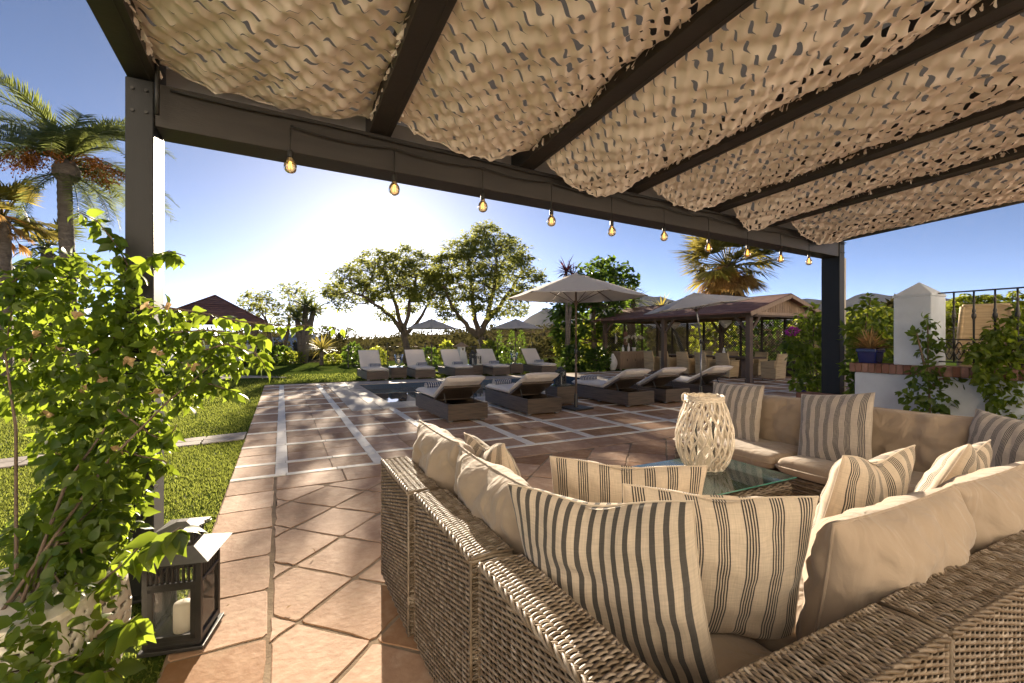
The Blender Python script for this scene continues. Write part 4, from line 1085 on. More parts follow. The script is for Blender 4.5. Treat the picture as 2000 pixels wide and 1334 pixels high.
def umbrella(base, apex_z, rad_, rim_z, label, sides=6, rot=0., tilt=0., tdir=0., jz=1.15, plate=.5):
    t = thing('sun_umbrella', label, 'umbrella', base, 0, 'pale canvas umbrellas round the pool')
    mb = MB(); mb.box((0, 0, .028), (plate, plate, .03), rz=.1); mb.lathe([(.05, .042), (.04, .06), (.034, .30), (.03, .305)], n=14); mb.build('base_plate', M['black_metal'], t, .004)
    h = apex_z; ax = Vector((math.cos(tdir), math.sin(tdir), 0))
    jt = Vector((0, 0, jz)); up = (Vector((0, 0, 1))*math.cos(tilt) + ax*math.sin(tilt))
    top = jt + up*(h-jz)
    mb = MB(); mb.tube([(0, 0, .05), jt], .021, 12); mb.tube([jt, top], .019, 12); mb.build('pole', M['steel'] if tilt else M['timber'], t)
    mb = MB(); mb.lathe([(.024, -.05), (.032, -.04), (.032, .05), (.024, .06)], jt, 12); mb.tube([jt+Vector((.03, 0, .0)), jt+Vector((.09, 0, 0)), jt+Vector((.09, 0, -.05))], .008, 6); mb.build('crank', M['black_metal'], t)
    X = up.cross(Vector((0, 1, 0)).cross(up)).normalized() if False else (Vector((1, 0, 0)) - up*up.x).normalized(); Y = up.cross(X)
    def pt(a, r, z): return top + X*(r*math.cos(a)) + Y*(r*math.sin(a)) + up*z
    drop = apex_z - rim_z
    mb = MB(); n = 8; V = []
    for s in range(sides):
        a0, a1 = rot+2*math.pi*s/sides, rot+2*math.pi*(s+1)/sides
        def g(u, v, a0=a0, a1=a1):
            r = rad_*max(v, .02); z = -drop*v**1.12 + .012
            p0, p1 = pt(a0, r, z), pt(a1, r, z); p = p0.lerp(p1, u)
            sagz = .028*4*u*(1-u)*v*math.sin(v*2.2)
            return p - up*sagz
        mb.grid(g, 10, 12)
    # valance hem
    o = mb.build('canopy', M['canvas'], t); so_ = o.modifiers.new('thick', 'SOLIDIFY'); so_.thickness = .003
    mb = MB()
    for s in range(sides):
        a0 = rot+2*math.pi*s/sides; mb2 = MB(); mb2.tube([pt(a0, .05, -drop*.04-.01), pt(a0, rad_*.99, -drop*.99-.0)], .008, 6); mb2.build('rib', M['timber'], t)
        mb2 = MB(); mb2.tube([pt(a0, .03, -drop*1.25), pt(a0, rad_*.52, -drop*.5-.012)], .006, 6); mb2.build('strut', M['timber'], t)
    mb = MB(); P = [tuple(pt(0, 0, -drop*1.35)), tuple(pt(0, 0, -drop*1.15))]; mb.tube(P, .04, 12); mb.build('hub', M['timber'], t)
    mb = MB(); mb.tube([pt(0, 0, 0), pt(0, 0, .035), pt(0, 0, .05)], [.05, .035, .006], 12); mb.build('cap', M['canvas'], t)
    # vent cap layer
    mb = MB()
    for s in range(sides):
        a0, a1 = rot+2*math.pi*s/sides, rot+2*math.pi*(s+1)/sides
        mb.grid(lambda u, v, a0=a0, a1=a1: pt(a0, rad_*.2*max(v, .02), -drop*.17*v+.035).lerp(pt(a1, rad_*.2*max(v, .02), -drop*.17*v+.035), u), 4, 3)
    mb.build('vent', M['canvas'], t)
    return t
ub = gp(1125, 800)
umbrella((ub.x, ub.y, .012), 2.69, 1.40, 2.24, 'large open umbrella standing among the near loungers', rot=R(20))
umbrella((8.75, 7.5, .012), 2.46, 1.22, 2.16, 'smaller near umbrella with a tilted canopy and a leaning steel pole', rot=R(5), tilt=R(8), tdir=R(150), jz=1.35)
for px, lab in ((843, 'far umbrella on the left, across the pool'), (1007, 'far umbrella on the right, under the larger tree')):
    u = (px-1000)/F; d = 19.0; p = cp(u*d, d, 0)
    umbrella((p.x, p.y, 0), 2.22, 1.17, 1.84, lab, rot=R(12))

# ------------------------------------------------------------------ trees, palms, shrubs
leaflet_v = [(0, 0, 0), (.45, .17, .05), (1, 0, -.05), (.45, -.17, .05)]; leaflet_f = [(0, 1, 2, 3)]
def tree(label, group, base, trunk, blobs, d, leafmat, nclump=52, nleaf=16, ls=.30, trunk_r=.2, dvar=2.0, name='tree', lw=1.0, bark='bark', limbs=()):
    """trunk: list of (px,py) along the main stem at depth d; blobs: (px,py,r_px) crown masses"""
    t = thing(name, label, 'tree', base, 0, group); B = Vector(base)
    tr = [pp(x, y, d) - B for x, y in trunk]; tr[0].z = -.1
    mb = MB(); n = len(tr); mb.tube(tr, [trunk_r*(1.25 if i == 0 else 1)*(1-.45*i/(n-1)) for i in range(n)], 10)
    lf = MB(); lv = [(x, y*lw, z) for x, y, z in leaflet_v]; cand = tr[max(1, n//2):]
    if limbs: cand = []
    for li, lm in enumerate(limbs):
        dv = [-1.3, .9, -.6, 1.4, .2][li % 5]; m_ = len(lm)-1
        Q = [pp(x, y, d+dv*dvar*.5*i/m_)-B for i, (x, y) in enumerate(lm)]; f = []
        for a, b_ in zip(Q, Q[1:]):
            for i in range(3): f.append(a.lerp(b_, i/3) + Vector((rng.normal(0, .04), rng.normal(0, .04), 0)))
        f.append(Q[-1]); k_ = len(f); mb.tube(f, [trunk_r*(.62-.48*i/k_) for i in range(k_)], 8); cand += f[k_//3:]
    for k, (bx, by, br) in enumerate(blobs):
        dd = d + rng.uniform(-dvar, dvar); c = pp(bx, by, dd) - B; r = br/F*d
        # limb from the nearest suitable stem point
        s = min(cand, key=lambda q: (q-c).length + (0 if q.z < c.z else 3))
        m1 = s.lerp(c, .45) + Vector((rng.normal(0, .15), rng.normal(0, .15), -.12*(c-s).length*.5)); L = (c-s).length
        r0 = trunk_r*(.2 if limbs else .42)*min(1, .5+br/60)
        P = [s, s.lerp(m1, .5)+Vector((0, 0, -.03)), m1, m1.lerp(c, .6), c]
        mb.tube(P, [r0, r0*.85, r0*.65, r0*.45, r0*.25], 7)
        nc = int(nclump*(br/38)**2)+8
        Q, D = sphere_pts(nc, c, (r, r, r*.78), .45)
        for q, dv in zip(Q, D):
            q = Vector(q); dv = Vector(dv)
            if rng.random() < .55:
                mm = c.lerp(q, .5) + Vector((rng.normal(0, .1*r), rng.normal(0, .1*r), -.05*r)); mb.tube([c.lerp(q, .08), mm, q], [r0*.2, r0*.14, r0*.05], 4, cap=False)
            cr = ls*rng.uniform(.7, 1.3)
            pts = np.array(q) + rng.normal(0, cr*.55, (nleaf, 3))*np.array([1, 1, .55])
            X = np.stack([rng.normal(dv.x*.6, .7, nleaf), rng.normal(dv.y*.6, .7, nleaf), rng.normal(-.10, .35, nleaf)], 1)
            scatter(lf, lv, leaflet_f, pts, X, cr*rng.uniform(.55, 1.25, nleaf), Zup=rng.normal([0, 0, 1.2], .6, (nleaf, 3)))
    mb.build('trunk', M[bark], t); lf.build('foliage', M[leafmat], t)
    return t
d1 = 27.0
b = gp(800, 709); b = cp((798-1000)/F*d1, d1, 0)
tree('spreading feathery tree below the sun, wider than tall', 'two large trees behind the pool', tuple(b), [(797, 706), (795, 682), (790, 660), (785, 645)],
     [(655, 566, 24), (680, 545, 30), (705, 528, 30), (735, 512, 34), (768, 520, 32), (800, 508, 34), (832, 520, 32), (858, 540, 30), (815, 556, 38), (778, 556, 36), (742, 560, 32), (708, 572, 28), (672, 588, 22), (752, 612, 18), (846, 576, 34), (800, 592, 24), (640, 572, 14), (730, 585, 16)], d1, 'tree_leaf', nclump=72, nleaf=16, ls=.26, trunk_r=.24, limbs=[[(785, 647), (768, 622), (745, 602), (715, 582), (685, 568)], [(785, 647), (778, 612), (765, 575), (755, 545), (745, 522)], [(789, 657), (795, 625), (800, 590), (812, 550), (820, 528)], [(789, 657), (812, 634), (830, 605), (848, 575)]])
b = cp((948-1000)/F*d1, d1, 0)
tree('tallest round crowned tree right of the sun, behind the far umbrella', 'two large trees behind the pool', tuple(b), [(952, 706), (947, 682), (941, 665), (936, 655)],
     [(950, 462, 30), (925, 470, 28), (900, 488, 32), (975, 480, 28), (1000, 488, 30), (1022, 500, 24), (880, 520, 34), (920, 510, 38), (965, 515, 38), (1005, 525, 32), (1040, 538, 20), (900, 556, 38), (945, 556, 38), (990, 562, 34), (1022, 570, 24), (868, 580, 34), (915, 596, 28), (965, 602, 28), (1005, 602, 22), (850, 548, 26), (880, 612, 18), (945, 445, 18), (1052, 545, 10)], d1, 'tree_leaf', nclump=72, nleaf=16, ls=.26, trunk_r=.30, limbs=[[(938, 661), (915, 640), (895, 618), (878, 590), (868, 560)], [(936, 656), (928, 625), (922, 585), (918, 540), (915, 500)], [(936, 656), (952, 620), (962, 580), (968, 530), (972, 490)], [(943, 640), (975, 600), (998, 565), (1020, 530)]])
# smaller trees behind the left pavilion
for (lab, tx, blobs, dd, r) in [('small spreading tree right of the dark pavilion roof', [(535, 716), (533, 690), (528, 660), (525, 635)], [(488, 585, 20), (505, 580, 22), (520, 592, 22), (485, 605, 18), (545, 605, 18), (510, 612, 18)], 30, .14),
                               ('tall thin tree between the pavilion roof and the bushy palm lily', [(548, 716), (553, 690), (562, 650), (566, 620)], [(560, 568, 17), (580, 562, 17), (598, 572, 14), (565, 592, 20), (590, 595, 20), (615, 604, 12), (575, 615, 18), (545, 632, 14)], 31, .14)]:
    b = cp((tx[0][0]-1000)/F*dd, dd, 0); tree(lab, None, tuple(b), tx, blobs, dd, 'tree_leaf', nclump=40, nleaf=12, ls=.30, trunk_r=r, dvar=1.2)
# broadleaf tree behind the near umbrella
dd = 22.0; b = cp((1165-1000)/F*dd, dd, 0)
tree('broad-leaved glossy tree rising behind the large umbrella', None, tuple(b), [(1165, 726), (1163, 700), (1160, 665), (1158, 630), (1160, 600)],
     [(1150, 545, 22), (1172, 522, 18), (1196, 525, 20), (1218, 545, 20), (1130, 565, 22), (1185, 560, 26), (1105, 585, 20), (1095, 610, 18), (1120, 610, 22), (1150, 590, 26), (1185, 600, 26), (1210, 580, 20), (1100, 645, 14), (1140, 640, 18), (1180, 640, 18), (1112, 670, 14), (1195, 665, 14)], dd, 'shrub_leaf', nclump=46, nleaf=9, ls=.34, trunk_r=.16, dvar=1.0, lw=1.7)
blade_v = [(0, -.03, 0), (0, .03, 0), (.55, .035, .02), (.55, -.035, .02), (1, 0, -.06)]; blade_f = [(0, 1, 2, 3), (3, 2, 4)]
def rosette(c, L, n, mb, droop=.3, up=.25):
    D = rng.normal(size=(n, 3)); D[:, 2] = np.abs(D[:, 2])*1.0 - droop; D /= np.linalg.norm(D, axis=1, keepdims=True)
    scatter(mb, blade_v, blade_f, np.tile(np.array(c), (n, 1)) + D*.03, D, L*rng.uniform(.7, 1.1, n), Zup=np.array([0, 0, 1.0])+rng.normal(0, .2, (n, 3)))
def yucca(label, px, pbase, d, heads, L, mat='palm_leaf', n=70, trunk_r=.10, w=1.0):
    p = cp((px-1000)/F*d, d, 0); t = thing('yucca', label, 'plant', tuple(p)); mb = MB(); lf = MB()
    for hx, hy in heads:
        h = pp(hx, hy, d)-p; mb.tube([(0, 0, -.1), (h.x*.4, h.y*.4, h.z*.5), tuple(h)], [trunk_r*1.2, trunk_r, trunk_r*.7], 8); rosette(h, L, n, lf, .45)
    mb.build('trunk', M['palm_bark'], t); lf.build('leaves', M[mat], t); return t
yucca('dark tufted palm lily with leaning stems left of the spiky yucca', 592, 716, 27, [(597, 598), (612, 608), (580, 622)], 1.15, n=110, trunk_r=.2)
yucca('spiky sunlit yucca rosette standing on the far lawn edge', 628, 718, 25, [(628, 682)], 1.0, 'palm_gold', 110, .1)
yucca('yucca head poking up between the large umbrella and the dining pavilion', 1236, 720, 23, [(1236, 588), (1222, 575)], 1.05, 'palm_leaf', 90, .14)
yucca('small pale yucca top behind the dining pavilion roof', 1340, 720, 30, [(1292, 603)], 1.2, 'palm_gold', 60, .12)
red = M['red_leaf'] = leaf('red_leaf', (.12, .03, .03), (.22, .05, .05), (.35, .08, .08), .4)
yucca('reddish dracaena head above the large umbrella', 1108, 720, 21, [(1106, 530), (1118, 540)], .8, 'red_leaf', 60, .08)

def frond(mb, c, az, el, L, droop, nl=46, ll=.36, w=1.0, rm=None):
    """one feather frond as a bent rachis with leaflets both sides"""
    P = []; az_ = Vector((math.cos(az), math.sin(az), 0)); p = Vector(c); e = el
    k = 14
    for i in range(k+1):
        P.append(p.copy()); e -= droop/k*(1+i/k); p = p + (az_*math.cos(e) + Vector((0, 0, math.sin(e))))*(L/k)
    mb.tube(P, [.022*(1-.85*i/k) for i in range(k+1)], 4, cap=False)
    pts = []; X = []; S = []; Zs = []
    for j in range(nl):
        t = .14+.86*j/nl; q = t*k; i = min(int(q), k-1); f = q-i; o = P[i].lerp(P[i+1], f); tg = (P[i+1]-P[i]).normalized()
        sd = tg.cross(Vector((0, 0, 1))); sd = sd.normalized() if sd.length > .05 else Vector((az_.y, -az_.x, 0)); nm = sd.cross(tg)
        for s in (-1, 1):
            dv = sd*s*.85 + tg*.62 + nm*(.28+rng.normal(0, .12)); pts.append(o); X.append(dv); S.append(ll*(.55+.9*math.sin(math.pi*min(1, t*.9+.08)))*rng.uniform(.85, 1.1)); Zs.append(nm)
    scatter(mb, [(0, -.035*w, 0), (0, .035*w, 0), (.5, .045*w, -.01), (.5, -.045*w, -.01), (1, 0, -.12)], blade_f, np.array([tuple(q) for q in pts]), np.array([tuple(q) for q in X]), np.array(S), Zup=np.array([tuple(q) for q in Zs]))
rng = np.random.default_rng(21)
d = 14.0; b = cp((130-1000)/F*d, d, 0); t = thing('date_palm', 'tall date palm with orange fruit stalks left of the dark post', 'palm tree', tuple(b))
mb = MB(); hz = H+(HY-352)/F*d
zs = np.linspace(-.1, hz, 60); mb.tube([(.05*math.sin(z*.7), .0, z) for z in zs], [.20-.01*z/hz*3+.014*(i % 2) for i, z in enumerate(zs)], 14)
mb.tube([(0, 0, hz-.1), (0, 0, hz+.1), (0, 0, hz+.35), (0, 0, hz+.6)], [.17, .33, .34, .2], 14); mb.build('trunk', M['palm_bark'], t)
mb = MB()
for k in range(46):
    el = .08+1.40*((k*.7549) % 1)**.85; frond(mb, (0, 0, hz+.5+rng.uniform(-.1, .15)), k*2.4+rng.uniform(-.15, .15), el, rng.uniform(2.7, 3.3), rng.uniform(.85, 1.35) if el > .5 else rng.uniform(.6, .9), nl=56, ll=.40, w=.75)
for k in range(7): frond(mb, (0, 0, hz+.25), [0.4, 5.9, 2.8, 3.6, 5.2, 1.2, 4.4][k], -.35, rng.uniform(1.8, 2.6), .8, nl=46, ll=.3, w=.75)
mb.build('fronds', M['palm_leaf'], t)
mb = MB(); st = MB()
for k in range(26):
    az = rng.uniform(0, 6.283); P = [Vector((0, 0, hz+.4))]
    L = rng.uniform(.9, 1.5)
    for i in range(1, 7): P.append(Vector((math.cos(az)*L*i/6, math.sin(az)*L*i/6, hz+.4+.55*math.sin(i/6*2.2)-(i/6)**2*.5)))
    mb.tube(P, .012, 4)
    for j in range(26):
        q = P[4].lerp(P[6], rng.random()); q2 = q+Vector((rng.normal(0, .12), rng.normal(0, .12), -abs(rng.normal(0, .16)))); mb.tube([q, q2], .006, 3, cap=False); mb.box(q2, (.028, .028, .038))
mb.build('fruit_stalks', M['orange_fruit'], t)
def fan_frond(mb, c, dirv, L, R_, n=26, spread=2.5, droop=.15, dead=False):
    c = Vector(c); dv = Vector(dirv).normalized(); tip = c + dv*L; 
    mb.tube([c, c.lerp(tip, .5)+Vector((0, 0, .05)), tip], [.03, .022, .014], 4, cap=False)
    sd = dv.cross(Vector((0, 0, 1))); sd = sd.normalized() if sd.length > .05 else Vector((1, 0, 0)); nm = sd.cross(dv)
    a = np.linspace(-spread/2, spread/2, n); X = np.array([tuple(dv*math.cos(q) + sd*math.sin(q) + nm*rng.normal(.05, .08) + Vector((0, 0, -droop*abs(q)))) for q in a])
    scatter(mb, [(0, -.02, 0), (0, .02, 0), (.55, .038, .0), (.55, -.038, 0), (1, 0, -.16)], blade_f, np.tile(np.array(tip), (n, 1)), X, R_*(1-.25*np.abs(a)/spread*2)*rng.uniform(.9, 1.1, n), Zup=np.tile(np.array(nm), (n, 1)))
def fan_palm(label, px, py, d, Rr, n, trunk_r, skirt=True, mat='palm_leaf', dead=60, sk_len=1.8, lo=-.35):
    b = cp((px-1000)/F*d, d, 0); t = thing('fan_palm', label, 'palm tree', tuple(b)); hz = H+(HY-py)/F*d
    mb = MB(); zs = np.linspace(-.1, hz, 30); mb.tube([(0, 0, z) for z in zs], [trunk_r*(1.15-.3*z/hz)+.015*(i % 2) for i, z in enumerate(zs)], 12); mb.build('trunk', M['palm_bark'], t)
    mb = MB()
    for k in range(n):
        az, el = k*2.4+rng.uniform(-.2, .2), lo+(1.4-lo)*((k*.7549) % 1); fan_frond(mb, (0, 0, hz), (math.cos(az)*math.cos(el), math.sin(az)*math.cos(el), math.sin(el)), Rr*.5*rng.uniform(.8, 1.1), Rr*.55*rng.uniform(.85, 1.1))
    mb.build('fronds', M[mat], t)
    if skirt:
        mb = MB()
        for k in range(dead):
            az = rng.uniform(0, 6.283); z = hz - rng.uniform(-.1, sk_len*.3); o_ = rng.uniform(.35, 2.0)
            fan_frond(mb, (0, 0, z+.2), (math.cos(az)*o_, math.sin(az)*o_, -.7), rng.uniform(.35, .75)*sk_len*.6, rng.uniform(.6, 1.1)*sk_len*.36, 16, rng.uniform(.5, 1.3), .1)
        mb.build('dead_skirt', M['dry_palm'], t)
    return t
fan_palm('fan palm with a shaggy skirt at the left picture edge', 5, 428, 13.5, 1.6, 26, .2, True, 'palm_gold', 30, 1.6)
fan_palm('low dark fan palm behind the date palm trunk', 92, 486, 17, 1.8, 26, .2, False, lo=-.9)
rng = np.random.default_rng(4)
fan_palm('washingtonia palm with golden dead fronds behind the dining pavilion', 1421, 522, 24, 3.0, 60, .35, True, 'palm_gold', 110, 3.0, lo=-.3)

def bush(label, c, r, mat, n=350, ls=.14, name='shrub', lv=None, lf_=None, group=None, cat='shrub', stems=7, flat=.8):
    t = thing(name, label, cat, (c[0], c[1], 0), 0, group); mb = MB(); st_ = MB()
    cc = np.array([0, 0, c[2]])
    P, D = sphere_pts(n, cc, r, .35); P[:, 2] = np.maximum(P[:, 2], .03)
    scatter(mb, lv or leaflet_v, lf_ or leaflet_f, P, D+rng.normal(0, .6, (n, 3)), ls*rng.uniform(.6, 1.3, n), Zup=rng.normal([0, 0, 1.], .5, (n, 3)))
    for k in range(stems):
        q = P[rng.integers(0, n)]; st_.tube([(q[0]*.1, q[1]*.1, -.05), (q[0]*.4, q[1]*.4, q[2]*.5), tuple(q)], [.02, .014, .006], 5, cap=False)
    st_.build('stems', M['bark'], t); mb.build('foliage', M[mat], t)
    return t
wide = [(x, y*2.0, z) for x, y, z in leaflet_v]
def bpx(label, px, py, d, rx, rz, mat, n, ls, **k):
    c = pp(px, py, d); r = rx/F*d; return bush(label, (c.x, c.y, max(c.z, rz/F*d*.8)), (r, r, rz/F*d), mat, n, ls, lv=wide, **k)
SG = None
bpx('clipped round bush left of the dining pavilion', 1168, 702, 20, 24, 22, 'shrub_leaf', 700, .16)
bpx('dull green shrub beside the clipped bush near the pool end', 1125, 700, 20.5, 26, 26, 'shrub_leaf', 500, .22)
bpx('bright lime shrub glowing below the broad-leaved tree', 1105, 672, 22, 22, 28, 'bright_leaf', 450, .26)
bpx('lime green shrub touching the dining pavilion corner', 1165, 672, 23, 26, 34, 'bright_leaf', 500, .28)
bpx('dry pinkish shrub at the right end of the far loungers', 1068, 690, 23.5, 22, 24, 'hill_leaf', 420, .22)
bpx('small round shrub on the lawn edge right of the spiky yucca', 650, 712, 26, 14, 10, 'bright_leaf', 300, .2)
bpx('low shrub on the lawn edge left of the far loungers', 688, 692, 26, 15, 22, 'shrub_leaf', 300, .25)
bpx('shrub behind the far loungers left of the first tree', 735, 705, 25, 20, 18, 'bright_leaf', 380, .2)
bpx('shrub behind the far loungers between the two trees', 838, 712, 25, 20, 18, 'shrub_leaf', 350, .22)
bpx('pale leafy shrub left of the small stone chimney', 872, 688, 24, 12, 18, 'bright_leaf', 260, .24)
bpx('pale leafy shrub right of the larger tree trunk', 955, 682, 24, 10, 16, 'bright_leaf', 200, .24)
bpx('shrub below the far right umbrella', 985, 705, 24, 20, 20, 'shrub_leaf', 350, .2)
bpx('dark cycad like bush at the base of the thin left tree', 545, 712, 27, 24, 16, 'shrub_leaf', 320, .3)
bpx('dark bush behind the pavilion post on the left lawn', 512, 708, 28, 18, 16, 'shrub_leaf', 300, .28)
bpx('grass-green bush between the leaning stems on the far lawn', 572, 716, 26.5, 18, 12, 'bright_leaf', 260, .22)
bpx('large dark shrub beyond the left lawn behind the vine', 60, 650, 17, 70, 70, 'shrub_leaf', 1200, .3)
bpx('second dark shrub beyond the left lawn nearer the pavilion', 260, 668, 24, 80, 50, 'shrub_leaf', 1000, .32)
for i, (px, d) in enumerate([(1018, 26), (1000, 26.3), (975, 26.2)]):
    c = cp((px-1000)/F*d, d, 0); bush(['narrow pencil cypress right of the far umbrella pole', 'narrow pencil cypress behind the far umbrella pole', 'narrow pencil cypress left of the far umbrella pole'][i], (c.x, c.y, .9), (.22, .22, 1.0), 'shrub_leaf', 320, .16, name='cypress', cat='tree', stems=2)
d = 46
for i, px in enumerate([420, 468, 515, 640, 668]):
    c = cp((px-1000)/F*d, d, 0); bush(['rounded far treetop behind the pavilion roof', 'rounded far treetop right of the pavilion post', 'rounded far treetop left of the tall thin tree', 'dark far treetop right of the tufted palm lily', 'dark far treetop beside the spreading tree crown edge'][i], (c.x, c.y, .8), (1.8, 1.8, 1.6), 'hill_leaf', 420, .5, name='far_tree', cat='tree', stems=3)

for i, (x, y, lab) in enumerate([(18.6, 10.3, 'tall shrub behind the lattice at the near end of the pavilion'), (18.8, 12.6, 'tall shrub behind the lattice, third along'), (18.6, 15.0, 'tall shrub behind the lattice, near the far end'), (16.2, 18.9, 'tall shrub behind the sideboard end of the pavilion'), (14.2, 18.6, 'tall shrub behind the left corner of the pavilion')]):
    bush(lab, (x, y, 1.2), (1.3, 1.2, 1.25), ['bright_leaf', 'shrub_leaf'][i % 2], 650, .26, lv=wide, group='shrubs behind the dining pavilion')

# ------------------------------------------------------------------ fence, chimney, house, pavilions
fa, fb = cp(-.36*22.5, 22.5, 0), cp(.12*24.5, 24.5, 0)
fe = thing('metal_fence', 'thin black metal fence behind the far loungers', 'fence', tuple(fa)); L = (fb-fa)
mb = MB(); 
for z in (.08, 1.02): mb.bar((0, 0, z), (L.x, L.y, z), .014, .02)
mb.build('rail', M['black_metal'], fe)
mb = MB(); n = 120
for i in range(n): 
    p = L*(i/n); mb.box((p.x, p.y, .55), (.007, .007, .95))
mb.build('bars', M['black_metal'], fe)
for i in range(7):
    p = L*(i/6); mb = MB(); mb.box((p.x, p.y, .58), (.04, .04, 1.16)); mb.lathe([(.02, 0), (.04, .03), (.03, .06), (.002, .08)], (p.x, p.y, 1.16), 8); mb.build('post', M['black_metal'], fe)
p = cp((901-1000)/F*20.5, 20.5, 0)
ch = thing('stone_chimney', 'small pale stone chimney with a pyramid cap behind the far loungers', 'chimney', tuple(p), R(12))
mb = MB(); mb.box((0, 0, .42), (.5, .5, .84), taper=.62); mb.box((0, 0, .95), (.26, .26, .24)); mb.build('shaft', M['white_ceramic'], ch, .01)
mb = MB(); mb.box((0, 0, 1.09), (.48, .48, .03)); mb.box((0, 0, 1.19), (.46, .46, .17), taper=.05); mb.build('cap', M['timber_pale'], ch)
mb = MB(); mb.box((0, -.131, .96), (.08, .01, .1)); mb.build('opening', M['rattan_core'], ch)
p = cp(-.50*58, 58, -1.0); hs_ = thing('white_house', 'distant white house with a flat roof behind the thin left trees', 'house', tuple(p), -AZ+R(25))
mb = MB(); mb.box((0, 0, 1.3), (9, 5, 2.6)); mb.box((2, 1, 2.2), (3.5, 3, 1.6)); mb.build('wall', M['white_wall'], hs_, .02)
mb = MB(); mb.box((-1, 0, 2.66), (7.2, 5.3, .12)); mb.build('roof', M['timber_pale'], hs_)
for x in (-2.6, -.6, 1.6):
    mb = MB(); mb.box((x, -2.52, 1.5), (1.0, .06, 1.1)); mb.build('window', M['black_metal'], hs_)

def lattice_panel(mb, o, ex, W, z0, z1, sp=.075, w=.020, t=.010):
    """crossed diagonal laths clipped to a rectangle"""
    o = Vector(o); ex = Vector(ex); en = ex.cross(Vector((0, 0, 1))); Hh = z1-z0
    for sg, off in ((1, 0), (-1, t)):
        c = -Hh if sg > 0 else 0
        while c < W + (0 if sg > 0 else Hh):
            # x = c + sg*s
            if sg > 0: s0, s1 = max(0, -c), min(Hh, W-c)
            else: s0, s1 = max(0, c-W), min(Hh, c)
            if s1-s0 > .03:
                a = o + ex*(c+sg*s0) + Vector((0, 0, z0+s0)) + en*off; b_ = o + ex*(c+sg*s1) + Vector((0, 0, z0+s1)) + en*off
                mb.bar(a, b_, t, w, up=tuple(en.cross((b_-a).normalized())))
            c += sp*1.414
# dining pavilion
GX0, GX1, GY0, GY1 = 13.4, 16.7, 9.6, 16.9
gz = thing('dining_pavilion', 'open timber dining pavilion with a brown gabled roof and lattice back wall', 'pavilion', (GX0, GY0, .012))
gw, gl = GX1-GX0, GY1-GY0; ez, rz_ = 2.20, 2.80
for x in (0, gw):
    for y in (0, gl/2, gl):
        mb = MB(); mb.box((x, y, 1.08), (.16, .16, 2.16)); mb.box((x, y, .06), (.19, .19, .12)); mb.build('post', M['timber'], gz, .006)
mb = MB()
for x in (0, gw): mb.box((x, gl/2, 2.2), (.12, gl+.5, .13))
for y in (0, gl/2, gl): mb.box((gw/2, y, 2.195), (gw-.12, .11, .125))
mb.build('beams', M['timber'], gz, .005)
k = 0
for x, y, dx, dy in [(0, 0, 0, 1), (0, gl/2, 0, 1), (0, gl/2, 0, -1), (0, gl, 0, -1), (0, 0, 1, 0), (gw, 0, -1, 0), (gw, gl/2, 0, 1), (gw, gl/2, 0, -1)]:
    mb = MB(); mb.bar((x+dx*.08, y+dy*.08, 1.68), (x+dx*.50, y+dy*.50, 2.13), .07, .08); mb.build('brace', M['timber'], gz, .004)
mb = MB(); ov, oe = .42, .35
for sg in (0, 1):
    x_e = -ov if sg == 0 else gw+ov; xr = gw/2
    sl_ = (rz_-ez)/(gw/2+ov)
    V = []
    for (y) in (-oe, gl+oe):
        for x, z in ((x_e, ez+.02), (xr, rz_+.06)): V += [(x, y, z), (x, y, z+.05)]
    mb.add(V, [(0, 2, 6, 4), (1, 5, 7, 3), (0, 1, 3, 2), (4, 6, 7, 5), (0, 4, 5, 1), (2, 3, 7, 6)])
    # shingle courses
    for q in range(14):
        t0 = q/14; x = x_e+(xr-x_e)*t0; z = ez+.075+(rz_+.115-ez-.075)*t0
        xb = x_e+(xr-x_e)*(t0+.085); zb = ez+.075+(rz_+.115-ez-.075)*(t0+.085)
        y = -oe
        while y < gl+oe-.05:
            w = min(rng.uniform(.5, .9), gl+oe-y)
            mb.add([(x, y, z+.006), (x, y+w, z+.006), (xb, y+w, zb-.004), (xb, y, zb-.004), (x, y, z-.012), (x, y+w, z-.012)], [(0, 1, 2, 3), (4, 5, 1, 0)])
            y += w
mb.build('roof', M['roof_brown'], gz)
for yy in (-.03, gl+.03):
    mb = MB(); n = 26
    for i in range(n):
        x0 = gw*(i+.06)/n; x1 = gw*(i+.94)/n; 
        zt = lambda x: ez+.06+(rz_-ez)*(1-abs(x-gw/2)/(gw/2+ov))
        mb.add([(x0, yy-.01, ez+.05), (x1, yy-.01, ez+.05), (x1, yy-.01, zt(x1)-.03), (x0, yy-.01, zt(x0)-.03), (x0, yy+.01, ez+.05), (x1, yy+.01, ez+.05), (x1, yy+.01, zt(x1)-.03), (x0, yy+.01, zt(x0)-.03)],
               [(0, 1, 2, 3), (5, 4, 7, 6), (0, 4, 5, 1), (3, 2, 6, 7), (1, 5, 6, 2), (0, 3, 7, 4)])
    mb.build('gable_boards', M['timber_pale'], gz)
    mb = MB()
    for sg in (-1, 1): mb.bar((gw/2+sg*(gw/2+ov), yy*1.0+(-oe+.02 if yy < 0 else oe-.02), ez-.01), (gw/2, yy+(-oe+.02 if yy < 0 else oe-.02), rz_+.03), .03, .13)
    mb.box((gw/2, yy-.02, ez+.04), (gw, .04, .09)); mb.build('bargeboard', M['timber_pale'], gz)
mb = MB()
for y0 in np.linspace(0, gl, 9): mb.box((gw, y0, 1.1), (.07, .07, 2.1))
for x0 in (gw*.35, gw*.68): mb.box((x0, gl, 1.1), (.07, .07, 2.1))
mb.build('lattice_posts', M['lattice'], gz)
mb = MB(); lattice_panel(mb, (gw, 0, 0), (0, 1, 0), gl, .62, 2.1); lattice_panel(mb, (0, gl, 0), (1, 0, 0), gw, .05, 2.1); mb.build('lattice_wall', M['lattice'], gz)
